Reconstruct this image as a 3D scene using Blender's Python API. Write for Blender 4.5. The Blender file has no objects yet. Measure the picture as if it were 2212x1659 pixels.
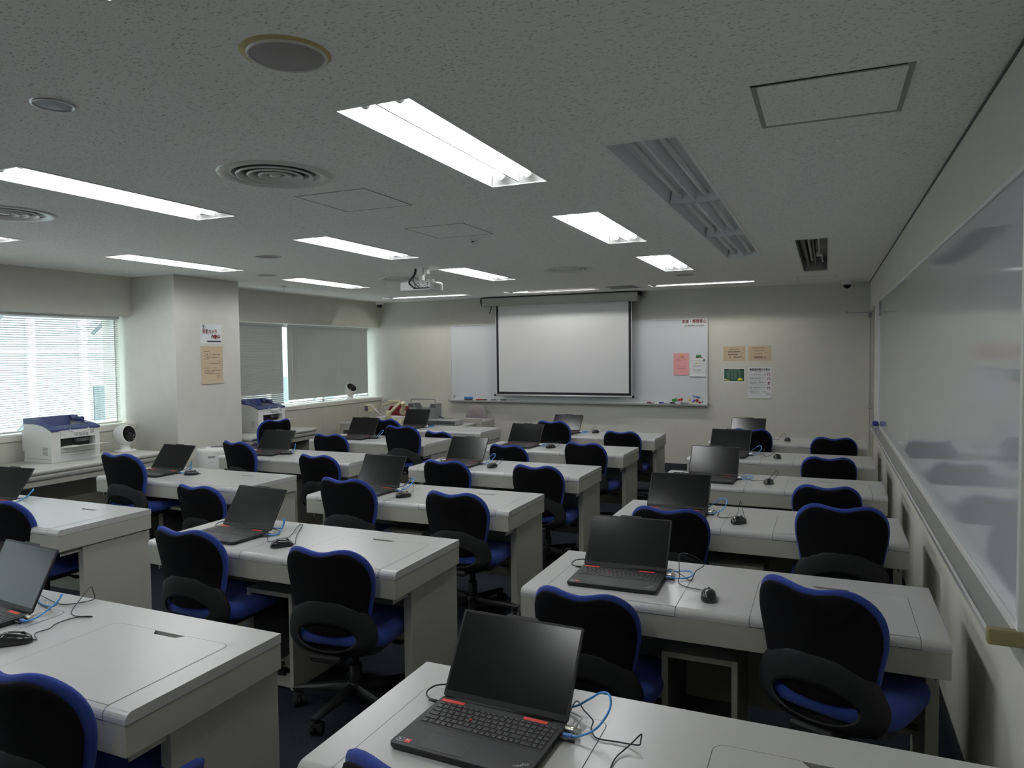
import bpy, bmesh, math, random
from math import sin, cos, pi, radians, hypot
from mathutils import Vector, Matrix

random.seed(7)
SC = bpy.context.scene
COL = SC.collection

# ------------------------------------------------------------------ camera
F_PX = 1557.195
YAW, PITCH, ROLL = radians(23.58085), radians(-2.46793), radians(-0.60343)
CAM = Vector((0.0, 0.0, 1.65))
fw = Vector((-sin(YAW) * cos(PITCH), cos(YAW) * cos(PITCH), sin(PITCH)))
rt0 = Vector((cos(YAW), sin(YAW), 0.0))
up0 = rt0.cross(fw)
RT = rt0 * cos(ROLL) + up0 * sin(ROLL)
UP = -rt0 * sin(ROLL) + up0 * cos(ROLL)
cd = bpy.data.cameras.new('camera')
cam = bpy.data.objects.new('camera', cd)
COL.objects.link(cam)
cd.sensor_width = 36.0
cd.sensor_fit = 'HORIZONTAL'
cd.lens = F_PX * 36.0 / 2212.0
cd.clip_start = 0.02
cd.clip_end = 300
cam.matrix_world = Matrix(((RT.x, UP.x, -fw.x, CAM.x), (RT.y, UP.y, -fw.y, CAM.y), (RT.z, UP.z, -fw.z, CAM.z), (0, 0, 0, 1)))
SC.camera = cam


def ray(px, py):
    return fw + RT * ((px - 1106) / F_PX) + UP * ((829.5 - py) / F_PX)


def ZP(px, py, z):
    d = ray(px, py)
    return CAM + d * ((z - CAM.z) / d.z)


def XP(px, py, x):
    d = ray(px, py)
    return CAM + d * ((x - CAM.x) / d.x)


def YP(px, py, y):
    d = ray(px, py)
    return CAM + d * ((y - CAM.y) / d.y)


# ------------------------------------------------------------------ materials
MATS = {}


def lin(c):
    return tuple((v / 12.92 if v <= 0.04045 else ((v + 0.055) / 1.055) ** 2.4) for v in c)


def mat(name, rgb, rough=0.5, metal=0.0, spec=0.5, var=0.0, vscale=30.0, bump=0.0, bscale=200.0, coat=0.0, emit=None, estr=0.0, trans=0.0, alpha=1.0, sheen=0.0):
    """rgb is linear base colour"""
    m = bpy.data.materials.new(name)
    m.use_nodes = True
    nt = m.node_tree
    b = nt.nodes['Principled BSDF']
    b.inputs['Base Color'].default_value = (*rgb, 1)
    b.inputs['Roughness'].default_value = rough
    b.inputs['Metallic'].default_value = metal
    b.inputs['Specular IOR Level'].default_value = spec
    b.inputs['Coat Weight'].default_value = coat
    b.inputs['Coat Roughness'].default_value = 0.08
    b.inputs['Transmission Weight'].default_value = trans
    b.inputs['Alpha'].default_value = alpha
    if sheen:
        b.inputs['Sheen Weight'].default_value = sheen
    if emit:
        b.inputs['Emission Color'].default_value = (*emit, 1)
        b.inputs['Emission Strength'].default_value = estr
    if var or bump:
        tc = nt.nodes.new('ShaderNodeTexCoord')
    if var:
        n = nt.nodes.new('ShaderNodeTexNoise')
        n.inputs['Scale'].default_value = vscale
        n.inputs['Detail'].default_value = 4
        nt.links.new(tc.outputs['Object'], n.inputs['Vector'])
        r = nt.nodes.new('ShaderNodeValToRGB')
        r.color_ramp.elements[0].position = 0.3
        r.color_ramp.elements[1].position = 0.7
        r.color_ramp.elements[0].color = (*[max(0, c * (1 - var)) for c in rgb], 1)
        r.color_ramp.elements[1].color = (*[min(1, c * (1 + var)) for c in rgb], 1)
        nt.links.new(n.outputs['Fac'], r.inputs['Fac'])
        nt.links.new(r.outputs['Color'], b.inputs['Base Color'])
    if bump:
        n2 = nt.nodes.new('ShaderNodeTexNoise')
        n2.inputs['Scale'].default_value = bscale
        n2.inputs['Detail'].default_value = 3
        nt.links.new(tc.outputs['Object'], n2.inputs['Vector'])
        bp = nt.nodes.new('ShaderNodeBump')
        bp.inputs['Strength'].default_value = bump
        bp.inputs['Distance'].default_value = 0.002
        nt.links.new(n2.outputs['Fac'], bp.inputs['Height'])
        nt.links.new(bp.outputs['Normal'], b.inputs['Normal'])
    MATS[name] = m
    return m


mat('wall_paint', (0.63, 0.62, 0.55), 0.75, var=0.02, vscale=8, bump=0.15, bscale=350)
mat('wall_bounce_white', (0.80, 0.80, 0.77), 0.7, var=0.02, vscale=8)  # whitened for extra bounce off the unseen rear wall
mat('wall_panel', (0.52, 0.51, 0.44), 0.6, var=0.02, vscale=6)
mat('trim_dark', (0.02, 0.022, 0.028), 0.6)
mat('carpet', (0.021, 0.024, 0.031), 0.95, spec=0.1, var=0.55, vscale=160, bump=0.6, bscale=500)
mat('desk_top', (0.465, 0.465, 0.453), 0.26, spec=0.5, var=0.012, vscale=260, bump=0.03, bscale=900)
mat('desk_body', (0.385, 0.378, 0.330), 0.5, var=0.015, vscale=260)
mat('desk_seam', (0.06, 0.06, 0.06), 0.7)
mat('desk_slot', (0.33, 0.33, 0.32), 0.6)
mat('blue_fabric', (0.028, 0.052, 0.25), 0.9, spec=0.12, sheen=0.10, var=0.12, vscale=420, bump=0.5, bscale=900)
mat('black_mesh', (0.0050, 0.0050, 0.0058), 0.85, spec=0.12, bump=0.3, bscale=1200)
mat('shell_plastic', (0.0105, 0.011, 0.012), 0.6, spec=0.3, bump=0.15, bscale=900)
mat('black_plastic', (0.012, 0.012, 0.013), 0.5, spec=0.4)
mat('laptop_black', (0.0100, 0.0100, 0.0118), 0.5, spec=0.4, bump=0.06, bscale=1500)
mat('laptop_key', (0.010, 0.010, 0.0115), 0.45, spec=0.4)
mat('key_legend', (0.17, 0.17, 0.17), 0.6)
mat('screen_black', (0.0035, 0.0035, 0.004), 0.19, spec=0.4)
mat('bezel_black', (0.008, 0.008, 0.009), 0.5, spec=0.3)
mat('red_label', (0.62, 0.045, 0.03), 0.5)
mat('red_dot', (0.5, 0.02, 0.015), 0.5)
mat('logo_grey', (0.45, 0.45, 0.46), 0.4)
mat('mouse_black', (0.010, 0.010, 0.011), 0.22, spec=0.5)
mat('mouse_strip', (0.55, 0.55, 0.55), 0.2, metal=0.6)
mat('cable_black', (0.010, 0.010, 0.018), 0.5)
mat('cable_blue', (0.06, 0.28, 0.66), 0.35)
mat('plug_clear', (0.10, 0.22, 0.55), 0.15)
mat('cable_white', (0.6, 0.6, 0.58), 0.4)
mat('silver', (0.72, 0.69, 0.60), 0.28, metal=0.9)
mat('aluminium', (0.55, 0.55, 0.54), 0.38, metal=0.75)
mat('alu_dull', (0.36, 0.36, 0.35), 0.5, metal=0.5)
mat('alu_light', (0.70, 0.70, 0.69), 0.4, metal=0.3)
mat('board_white', (0.66, 0.68, 0.70), 0.30, spec=0.5)
mat('board_gloss', (0.52, 0.53, 0.55), 0.06, spec=0.7)
mat('screen_white', (0.70, 0.70, 0.705), 0.8, spec=0.1)
mat('screen_border', (0.006, 0.006, 0.012), 0.7)
mat('housing_grey', (0.42, 0.41, 0.36), 0.5)
mat('white_plastic', (0.74, 0.74, 0.72), 0.4, spec=0.4)
mat('cream_plastic', (0.62, 0.56, 0.38), 0.45)
mat('yellowed', (0.50, 0.40, 0.17), 0.5)
mat('beige_cap', (0.21, 0.18, 0.08), 0.5)
mat('grey_plastic', (0.20, 0.21, 0.21), 0.5)
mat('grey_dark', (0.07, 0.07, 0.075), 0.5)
mat('grey_mid', (0.30, 0.30, 0.30), 0.5)
mat('printer_blue', (0.035, 0.050, 0.145), 0.45)
mat('printer_white', (0.66, 0.66, 0.64), 0.4)
mat('dark_hole', (0.010, 0.010, 0.012), 0.6)
mat('blind_slat', (0.54, 0.54, 0.55), 0.45)
mat('blind_slat_dark', (0.47, 0.47, 0.45), 0.5)
mat('reflector', (0.78, 0.78, 0.77), 0.35)
mat('reflector_off', (0.78, 0.79, 0.80), 0.35, spec=0.6)
mat('vent_metal', (0.68, 0.68, 0.64), 0.4, metal=0.1)
mat('speaker_grille', (0.36, 0.34, 0.335), 0.8, bump=0.4, bscale=800)
mat('tube_off', (0.68, 0.68, 0.66), 0.35)
mat('paper_white', (0.74, 0.74, 0.75), 0.8)
mat('paper_beige', (0.56, 0.45, 0.31), 0.8)
mat('paper_pink', (0.78, 0.36, 0.37), 0.8)
mat('ink_black', (0.02, 0.02, 0.025), 0.8)
mat('ink_grey', (0.22, 0.22, 0.23), 0.8)
mat('ink_brown', (0.20, 0.15, 0.10), 0.8)
mat('ink_red', (0.45, 0.03, 0.03), 0.8)
mat('ink_maroon', (0.20, 0.025, 0.05), 0.8)
mat('ink_pale', (0.42, 0.42, 0.43), 0.8)
mat('ink_pinkish', (0.42, 0.19, 0.20), 0.8)
mat('poster_green', (0.008, 0.06, 0.035), 0.6)
mat('chalk', (0.42, 0.48, 0.45), 0.8)
mat('sun_yellow', (0.75, 0.62, 0.02), 0.6)
mat('magnet_green', (0.03, 0.22, 0.04), 0.5)
mat('magnet_red', (0.36, 0.015, 0.02), 0.35)
mat('magnet_yellow', (0.72, 0.60, 0.16), 0.4)
mat('magnet_orange', (0.72, 0.36, 0.05), 0.4)
mat('magnet_blue', (0.03, 0.07, 0.42), 0.4)
mat('eraser_blue', (0.05, 0.20, 0.55), 0.7)
mat('eraser_navy', (0.02, 0.025, 0.22), 0.7)
mat('red_cloth', (0.16, 0.006, 0.008), 0.8)
mat('orange', (0.55, 0.25, 0.05), 0.6)
mat('mauve_fabric', (0.27, 0.24, 0.25), 0.9, var=0.1, vscale=300)
mat('glass_black', (0.004, 0.004, 0.005), 0.06, spec=0.6)
mat('tube_lit', (0.9, 0.9, 0.9), 0.5, emit=(0.97, 0.985, 1.0), estr=33.0)
mat('tube_lit_board', (0.9, 0.9, 0.9), 0.5, emit=(1.0, 0.985, 0.95), estr=62.0)
mat('facade_panel', (0.27, 0.27, 0.275), 0.7, var=0.05, vscale=0.6)
mat('facade_column', (0.70, 0.70, 0.70), 0.7)
mat('facade_glass', (0.07, 0.09, 0.095), 0.2)
mat('street', (0.35, 0.36, 0.36), 0.9)


def ceiling_material():
    m = bpy.data.materials.new('ceiling_board')
    m.use_nodes = True
    nt = m.node_tree
    b = nt.nodes['Principled BSDF']
    b.inputs['Roughness'].default_value = 0.95
    b.inputs['Specular IOR Level'].default_value = 0.1
    tc = nt.nodes.new('ShaderNodeTexCoord')
    mp = nt.nodes.new('ShaderNodeMapping')
    mp.inputs['Rotation'].default_value = (0, 0, radians(35))
    mp.inputs['Scale'].default_value = (78, 165, 1)
    nt.links.new(tc.outputs['Object'], mp.inputs['Vector'])
    n = nt.nodes.new('ShaderNodeTexNoise')
    n.inputs['Scale'].default_value = 1.0
    n.inputs['Detail'].default_value = 2.0
    n.inputs['Distortion'].default_value = 0.6
    nt.links.new(mp.outputs['Vector'], n.inputs['Vector'])
    r = nt.nodes.new('ShaderNodeValToRGB')
    r.color_ramp.elements[0].position = 0.325
    r.color_ramp.elements[0].color = (0.56, 0.555, 0.52, 1)
    r.color_ramp.elements[1].position = 0.41
    r.color_ramp.elements[1].color = (0.93, 0.92, 0.88, 1)
    nt.links.new(n.outputs['Fac'], r.inputs['Fac'])
    nt.links.new(r.outputs['Color'], b.inputs['Base Color'])
    bp = nt.nodes.new('ShaderNodeBump')
    bp.inputs['Strength'].default_value = 0.15
    bp.inputs['Distance'].default_value = 0.003
    nt.links.new(n.outputs['Fac'], bp.inputs['Height'])
    nt.links.new(bp.outputs['Normal'], b.inputs['Normal'])
    MATS['ceiling_board'] = m


ceiling_material()


# ------------------------------------------------------------------ mesh helpers
def NB():
    return bmesh.new()


def box(bm, x0, x1, y0, y1, z0, z1, bev=0.0, mi=0, M=None, seg=2):
    cs = [(x0, y0, z0), (x1, y0, z0), (x1, y1, z0), (x0, y1, z0), (x0, y0, z1), (x1, y0, z1), (x1, y1, z1), (x0, y1, z1)]
    vs = [bm.verts.new(c) for c in cs]
    fs = [bm.faces.new([vs[i] for i in f]) for f in ((0, 3, 2, 1), (4, 5, 6, 7), (0, 1, 5, 4), (1, 2, 6, 5), (2, 3, 7, 6), (3, 0, 4, 7))]
    for f in fs:
        f.material_index = mi
    allv = vs
    if bev > 0:
        es = list({e for f in fs for e in f.edges})
        r = bmesh.ops.bevel(bm, geom=es, offset=bev, segments=seg, profile=0.5, affect='EDGES')
        allv = list({v for f in r['faces'] for v in f.verts})
        for f in r['faces']:
            f.material_index = mi
        got = set(allv)
        # include the verts of the faces left over
        for v in list(got):
            for f in v.link_faces:
                f.material_index = mi
                for w in f.verts:
                    got.add(w)
        allv = list(got)
    if M is not None:
        bmesh.ops.transform(bm, matrix=M, verts=allv)
    return allv


def quad(bm, pts, mi=0):
    f = bm.faces.new([bm.verts.new(p) for p in pts])
    f.material_index = mi
    return f


def ring_loft(bm, rings, mi=0, cap0=True, cap1=True, closed=True, smooth=True):
    vr = [[bm.verts.new(p) for p in r] for r in rings]
    n = len(vr[0])
    for a, b in zip(vr[:-1], vr[1:]):
        for i in range(n if closed else n - 1):
            j = (i + 1) % n
            f = bm.faces.new((a[i], a[j], b[j], b[i]))
            f.material_index = mi
            f.smooth = smooth
    if cap0:
        f = bm.faces.new(vr[0][::-1])
        f.material_index = mi
    if cap1:
        f = bm.faces.new(vr[-1])
        f.material_index = mi
    return vr


def basis(d):
    d = d.normalized()
    a = Vector((0, 0, 1)) if abs(d.z) < 0.9 else Vector((1, 0, 0))
    u = d.cross(a).normalized()
    return u, u.cross(d).normalized() * -1


def cyl(bm, p0, p1, r0, r1=None, n=16, mi=0, cap=True, smooth=True):
    p0, p1 = Vector(p0), Vector(p1)
    r1 = r0 if r1 is None else r1
    u, v = basis(p1 - p0)
    v = (p1 - p0).normalized().cross(u)
    R = [[p + (u * cos(2 * pi * i / n) + v * sin(2 * pi * i / n)) * r for i in range(n)] for p, r in ((p0, r0), (p1, r1))]
    ring_loft(bm, R, mi, cap, cap, True, smooth)


def lathe(bm, prof, n=24, M=None, mi=0, cap0=False, cap1=False, smooth=True):
    """profile of (r, z) turned about z"""
    M = M or Matrix.Identity(4)
    R = [[M @ Vector((r * cos(2 * pi * i / n), r * sin(2 * pi * i / n), z)) for i in range(n)] for r, z in prof]
    ring_loft(bm, R, mi, cap0, cap1, True, smooth)


def catmull(pts, sub=6):
    P = [Vector(p) for p in pts]
    P = [P[0] * 2 - P[1]] + P + [P[-1] * 2 - P[-2]]
    out = []
    for i in range(1, len(P) - 2):
        a, b, c, d = P[i - 1], P[i], P[i + 1], P[i + 2]
        for k in range(sub):
            t = k / sub
            out.append(0.5 * ((2 * b) + (c - a) * t + (2 * a - 5 * b + 4 * c - d) * t * t + (3 * b - a - 3 * c + d) * t ** 3))
    out.append(P[-2].copy())
    return out


def tube(bm, pts, r, n=8, mi=0, sub=6, spline=True):
    P = catmull(pts, sub) if spline else [Vector(p) for p in pts]
    rings = []
    u = None
    for i, p in enumerate(P):
        d = (P[min(i + 1, len(P) - 1)] - P[max(i - 1, 0)])
        if d.length < 1e-9:
            d = Vector((0, 0, 1))
        d.normalize()
        if u is None:
            u, _ = basis(d)
        u = (u - d * u.dot(d)).normalized()
        v = d.cross(u)
        rings.append([p + (u * cos(2 * pi * k / n) + v * sin(2 * pi * k / n)) * r for k in range(n)])
    ring_loft(bm, rings, mi)


def prism(bm, poly, axis, a, b, mi=0, smooth=False):
    """poly of 2-D points, extruded along axis from a to b: axis x -> (y,z), y -> (x,z), z -> (x,y)"""
    def P(q, t):
        return {'x': (t, q[0], q[1]), 'y': (q[0], t, q[1]), 'z': (q[0], q[1], t)}[axis]
    ring_loft(bm, [[P(q, a) for q in poly], [P(q, b) for q in poly]], mi, True, True, True, smooth)


def rrect(x0, x1, y0, y1, r, n=5, corners=(1, 1, 1, 1)):
    """rounded rectangle, counter-clockwise from lower-left"""
    out = []
    for (cx, cy, a0), on in zip(((x0 + r, y0 + r, pi), (x1 - r, y0 + r, 1.5 * pi), (x1 - r, y1 - r, 0), (x0 + r, y1 - r, 0.5 * pi)), corners):
        if on:
            for k in range(n + 1):
                a = a0 + k / n * pi / 2
                out.append((cx + r * cos(a), cy + r * sin(a)))
        else:
            out.append((x0 if cx == x0 + r else x1, y0 if cy == y0 + r else y1))
    return out


def sphere(bm, c, r, seg=24, rings=14, M=None, mi=0, sc=(1, 1, 1)):
    c = Vector(c)
    T = Matrix.Translation(c) @ (M or Matrix.Identity(4)) @ Matrix.Diagonal((r * sc[0], r * sc[1], r * sc[2], 1))
    q = bmesh.ops.create_uvsphere(bm, u_segments=seg, v_segments=rings, radius=1.0, matrix=T)
    for v in q['verts']:
        for f in v.link_faces:
            f.material_index = mi
            f.smooth = True


def obj(name, bm, mats, parent=None, loc=None, fix=True, auto=None):
    if fix:
        bmesh.ops.recalc_face_normals(bm, faces=bm.faces[:])
    me = bpy.data.meshes.new(name)
    bm.to_mesh(me)
    bm.free()
    for m in (mats if isinstance(mats, (list, tuple)) else [mats]):
        me.materials.append(MATS[m])
    o = bpy.data.objects.new(name, me)
    COL.objects.link(o)
    if parent is not None:
        o.parent = parent
    if loc is not None:
        o.location = loc
    if auto:
        for p in me.polygons:
            p.use_smooth = True
        try:
            me.set_sharp_from_angle(angle=radians(auto))
        except Exception:
            pass
    return o


def tag(o, label, cat, group=None, kind=None):
    if label:
        o['label'] = label
    if cat:
        o['category'] = cat
    if group:
        o['group'] = group
    if kind:
        o['kind'] = kind
    return o


def thing(name, label, cat, loc=(0, 0, 0), rz=0.0, group=None):
    o = bpy.data.objects.new(name, None)
    o.empty_display_size = 0.1
    COL.objects.link(o)
    o.location = loc
    o.rotation_euler = (0, 0, rz)
    return tag(o, label, cat, group)


def struct(name, bm, mats, **k):
    o = obj(name, bm, mats, **k)
    o['kind'] = 'structure'
    return o


def dup(root, loc, rz, label, group=None, name=None):
    def cp(o, par):
        c = o.copy()
        COL.objects.link(c)
        if par is not None:
            c.parent = par
        for ch in [q for q in ALL_CHILDREN.get(o.name, [])]:
            d = cp(ch, c)
            ALL_CHILDREN.setdefault(c.name, []).append(d)
        return c
    r = cp(root, None)
    r.location = loc
    r.rotation_euler = (0, 0, rz)
    r['label'] = label
    if group:
        r['group'] = group
    return r


ALL_CHILDREN = {}


def index_children():
    ALL_CHILDREN.clear()
    for o in COL.objects:
        if o.parent is not None:
            ALL_CHILDREN.setdefault(o.parent.name, []).append(o)


def kids(o, stem):
    return [c for c in ALL_CHILDREN.get(o.name, []) if c.name.split('.')[0] == stem]


def text_obj(name, body, size, parent, loc, rot, m, align='CENTER', shear=0.0, xs=1.0, thick=0.0):
    cu = bpy.data.curves.new(name, 'FONT')
    cu.body = body
    cu.size = size
    cu.align_x = align
    cu.align_y = 'CENTER'
    cu.shear = shear
    cu.materials.append(MATS[m])
    o = bpy.data.objects.new(name, cu)
    COL.objects.link(o)
    dg = bpy.context.evaluated_depsgraph_get()
    me = bpy.data.meshes.new_from_object(o.evaluated_get(dg))
    bpy.data.objects.remove(o)
    me.name = name
    if thick:
        bt = bmesh.new()
        for dx, dy in ((-thick, 0), (thick, 0), (0, thick), (0, -thick)):
            k = len(bt.verts)
            bt.from_mesh(me)
            bt.verts.ensure_lookup_table()
            for v in bt.verts[k:]:
                v.co.x += dx
                v.co.y += dy
        bt.to_mesh(me)
        bt.free()
    if not me.materials:
        me.materials.append(MATS[m])
    o = bpy.data.objects.new(name, me)
    COL.objects.link(o)
    o.parent = parent
    o.location = loc
    o.rotation_euler = rot
    o.scale = (xs, 1, 1)
    return o


def sheet_with_holes(bm, x0, x1, y0, y1, z, rects, rounds, mi=0, down=True):
    """flat sheet with rectangular holes and round holes (cx, cy, r)"""
    cells = [(r, None) for r in rects] + [((c[0] - c[2] * 1.15, c[0] + c[2] * 1.15, c[1] - c[2] * 1.15, c[1] + c[2] * 1.15), c) for c in rounds]
    xs = sorted({x0, x1} | {v for r, _ in cells for v in r[:2] if x0 < v < x1})
    ys = sorted({y0, y1} | {v for r, _ in cells for v in r[2:] if y0 < v < y1})
    V = {}

    def vert(x, y):
        k = (round(x, 6), round(y, 6))
        if k not in V:
            V[k] = bm.verts.new((x, y, z))
        return V[k]
    for i in range(len(xs) - 1):
        for j in range(len(ys) - 1):
            mx, my = (xs[i] + xs[i + 1]) / 2, (ys[j] + ys[j + 1]) / 2
            if any(r[0] < mx < r[1] and r[2] < my < r[3] for r, _ in cells):
                continue
            vs = [vert(xs[i], ys[j]), vert(xs[i + 1], ys[j]), vert(xs[i + 1], ys[j + 1]), vert(xs[i], ys[j + 1])]
            f = bm.faces.new(vs[::-1] if down else vs)
            f.material_index = mi
    for r, c in cells:
        if c is None:
            continue
        n = 32
        inn, out = [], []
        h = c[2] * 1.15
        for k in range(n):
            a = 2 * pi * k / n
            inn.append(bm.verts.new((c[0] + c[2] * cos(a), c[1] + c[2] * sin(a), z)))
            s = h / max(abs(cos(a)), abs(sin(a)))
            out.append(bm.verts.new((c[0] + s * cos(a), c[1] + s * sin(a), z)))
        for k in range(n):
            m_ = (k + 1) % n
            q = (inn[k], out[k], out[m_], inn[m_])
            f = bm.faces.new(q[::-1] if down else q)
            f.material_index = mi
# ------------------------------------------------------------------ room shell
XR, XL, YB, YF, H = 0.497, -6.83, 10.165, -1.6, 2.5
LIGHT_X = [(-1.57, -1.275), (-3.595, -3.295), (-5.60, -5.30)]
LIGHT_Y = [(-0.06, 1.23), (2.09, 3.38), (4.245, 5.535), (6.40, 7.70)]
OFF_X = (-0.84, -0.555)
OFF_Y = [(2.905, 4.235), (4.235, 5.562), (5.562, 6.89)]
BOARD_X = [(-6.14, -4.79), (-4.13, -2.83), (-2.10, -0.82)]
BOARD_Y = (9.20, 9.46)
RECESS = (-0.23, 0.0, 6.02, 8.45)
DIFFUSERS = [(-2.39, 2.71), (-4.42, 2.72), (-2.44, 7.05), (-4.42, 7.03)]

bm = NB()
rects = [(a, b, c, d) for a, b in LIGHT_X for c, d in LIGHT_Y] + [(OFF_X[0], OFF_X[1], c, d) for c, d in OFF_Y]
rects += [(a, b, BOARD_Y[0], BOARD_Y[1]) for a, b in BOARD_X] + [RECESS]
sheet_with_holes(bm, -7.3, XR + 0.1, YF - 0.1, YB + 0.1, H, rects, [(x, y, 0.195) for x, y in DIFFUSERS], down=True)
struct('ceiling', bm, 'ceiling_board', fix=False)
bm = NB()
box(bm, -7.4, XR + 0.2, YF - 0.2, YB + 0.2, H + 0.30, H + 0.35)
struct('ceiling_slab', bm, 'grey_dark')
bm = NB()
quad(bm, [(-7.3, YF, 0), (XR, YF, 0), (XR, YB, 0), (-7.3, YB, 0)])
struct('floor', bm, 'carpet')
bm = NB()
box(bm, -7.3, XR + 0.1, YB, YB + 0.1, 0, H + 0.3)
struct('wall_back', bm, 'wall_paint')
bm = NB()
box(bm, -7.3, XR + 0.1, YF - 0.1, YF, 0, H + 0.3)
struct('wall_front', bm, 'wall_bounce_white')  # unseen wall behind the camera, whitened to bounce light to the ceiling

# right wall with the door opening at the far end
D0, D1, DH = 9.16, 9.98, 2.10
bm = NB()
box(bm, XR, XR + 0.1, YF, D0 - 0.04, 0, H + 0.3)
box(bm, XR, XR + 0.1, D1 + 0.04, YB, 0, H + 0.3)
box(bm, XR, XR + 0.1, D0 - 0.04, D1 + 0.04, DH + 0.04, H + 0.3)
struct('wall_right', bm, 'wall_paint')
bm = NB()
box(bm, XR - 0.008, XR + 0.1, D0 - 0.04, D0, 0, DH + 0.04, 0.002)
box(bm, XR - 0.008, XR + 0.1, D1, D1 + 0.04, 0, DH + 0.04, 0.002)
box(bm, XR - 0.008, XR + 0.1, D0, D1, DH, DH + 0.04, 0.002)
struct('trim_1', bm, 'desk_body')
dr = tag(bpy.data.objects.new('door_1', None), None, None, kind='structure')
COL.objects.link(dr)
bm = NB()
box(bm, XR + 0.004, XR + 0.044, D0 + 0.003, D1 - 0.003, 0.008, DH - 0.003, 0.002)
obj('door_leaf', bm, 'desk_body', dr)
bm = NB()
box(bm, XR - 0.002, XR + 0.006, 9.235, 9.275, 0.90, 1.13, 0.002)
cyl(bm, (XR, 9.255, 0.972), (XR - 0.055, 9.255, 0.972), 0.010, n=12)
tube(bm, [(XR - 0.052, 9.255, 0.972), (XR - 0.058, 9.32, 0.972), (XR - 0.05, 9.375, 0.972)], 0.009, 10)
cyl(bm, (XR, 9.255, 1.055), (XR - 0.018, 9.255, 1.055), 0.017, 0.013, n=14)
obj('door_handle', bm, 'aluminium', dr)
bm = NB()
box(bm, XR - 0.035, XR + 0.004, 9.72, 9.93, 2.035, 2.085, 0.004)
box(bm, 0.215, XR - 0.02, 9.80, 9.825, 2.092, 2.104, 0.003)
cyl(bm, (XR - 0.02, 9.81, 2.08), (XR - 0.02, 9.81, 2.108), 0.014, n=12)
cyl(bm, (0.22, 9.812, 2.09), (0.22, 9.812, 2.125), 0.009, n=12)
obj('door_closer', bm, 'alu_dull', dr)
bm = NB()
box(bm, XR - 0.001, XR + 0.0045, 9.19, 9.26, 1.62, 1.72)
obj('sticker', bm, 'magnet_yellow', dr)
bm = NB()
box(bm, XR - 0.001, XR + 0.0045, 9.20, 9.25, 1.28, 1.36)
obj('sticker', bm, 'paper_beige', dr)

# baseboards
bm = NB()
box(bm, -6.83, XR, YB - 0.006, YB, 0, 0.073)
struct('baseboard_back', bm, 'trim_dark')
bm = NB()
box(bm, XR - 0.006, XR, YF, D0 - 0.04, 0, 0.073)
struct('baseboard_right', bm, 'trim_dark')

# window side: low wall, sill, head panel, column
bm = NB()
box(bm, -7.3, XL, YF, 5.49, 0, 0.875)
box(bm, -7.3, XL, 6.38, YB, 0, 0.875)
for yy in (3.2, 8.62):
    box(bm, XL, XL + 0.0015, yy - 0.002, yy + 0.002, 0.08, 0.87)
struct('wall_left', bm, 'wall_panel')
bm = NB()
box(bm, -7.16, XL + 0.012, YF, 5.478, 0.885, 0.935, 0.003)
box(bm, -7.16, XL + 0.012, 6.381, YB - 0.001, 0.885, 0.935, 0.003)
box(bm, -7.16, XL - 0.006, YF, 5.478, 0.874, 0.886)
box(bm, -7.16, XL - 0.006, 6.381, YB - 0.001, 0.874, 0.886)
struct('trim_2', bm, 'wall_paint')
bm = NB()
box(bm, -7.3, XL, YF, 5.478, 2.09, H + 0.3)
box(bm, -7.3, XL, 6.381, YB, 2.09, H + 0.3)
struct('wall_left_head', bm, 'wall_paint')
bm = NB()
box(bm, -7.3, -6.205, 5.48, 6.38, 0, H + 0.3, 0.004)
struct('wall_column', bm, 'wall_paint')
bm = NB()
box(bm, -6.205, -6.199, 5.474, 6.386, 0, 0.073)
box(bm, XL, -6.205, 5.474, 5.48, 0, 0.073)
struct('baseboard_left', bm, 'trim_dark')
# thin dark shadow joint between ceiling and right wall
bm = NB()
box(bm, XR - 0.007, XR, YF, YB, H - 0.008, H)
struct('trim_3', bm, 'grey_dark')

# windows
gm = bpy.data.materials.new('window_glass')
gm.use_nodes = True
nt = gm.node_tree
nt.nodes.clear()
o_ = nt.nodes.new('ShaderNodeOutputMaterial')
mx = nt.nodes.new('ShaderNodeMixShader')
tr_ = nt.nodes.new('ShaderNodeBsdfTransparent')
tr_.inputs['Color'].default_value = (0.90, 0.95, 0.95, 1)
gl = nt.nodes.new('ShaderNodeBsdfGlossy')
gl.inputs['Roughness'].default_value = 0.02
mx.inputs[0].default_value = 0.06
nt.links.new(tr_.outputs[0], mx.inputs[1])
nt.links.new(gl.outputs[0], mx.inputs[2])
nt.links.new(mx.outputs[0], o_.inputs[0])
MATS['window_glass'] = gm


def window(name, y0, y1, mull):
    w = bpy.data.objects.new(name, None)
    COL.objects.link(w)
    w['kind'] = 'structure'
    bm = NB()
    ys = [y0] + mull + [y1]
    for y in ys:
        ww = 0.025 if y0 < y < y1 else 0.010
        box(bm, -7.17, -7.10, max(y0, y - ww), min(y1, y + ww), 0.935, 2.09)
    box(bm, -7.17, -7.10, y0, y1, 0.930, 0.946)
    box(bm, -7.17, -7.09, y0, y1, 2.05, 2.09)
    obj('window_frame', bm, 'alu_light', w)
    for a, b in zip(ys[:-1], ys[1:]):
        bm = NB()
        box(bm, -7.134, -7.128, a + 0.009, b - 0.009, 0.945, 2.055)
        obj('pane', bm, 'window_glass', w)


window('window_1', YF, 5.478, [0.2, 1.9, 3.6])
window('window_2', 6.381, YB - 0.001, [7.3, 9.0])


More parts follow.
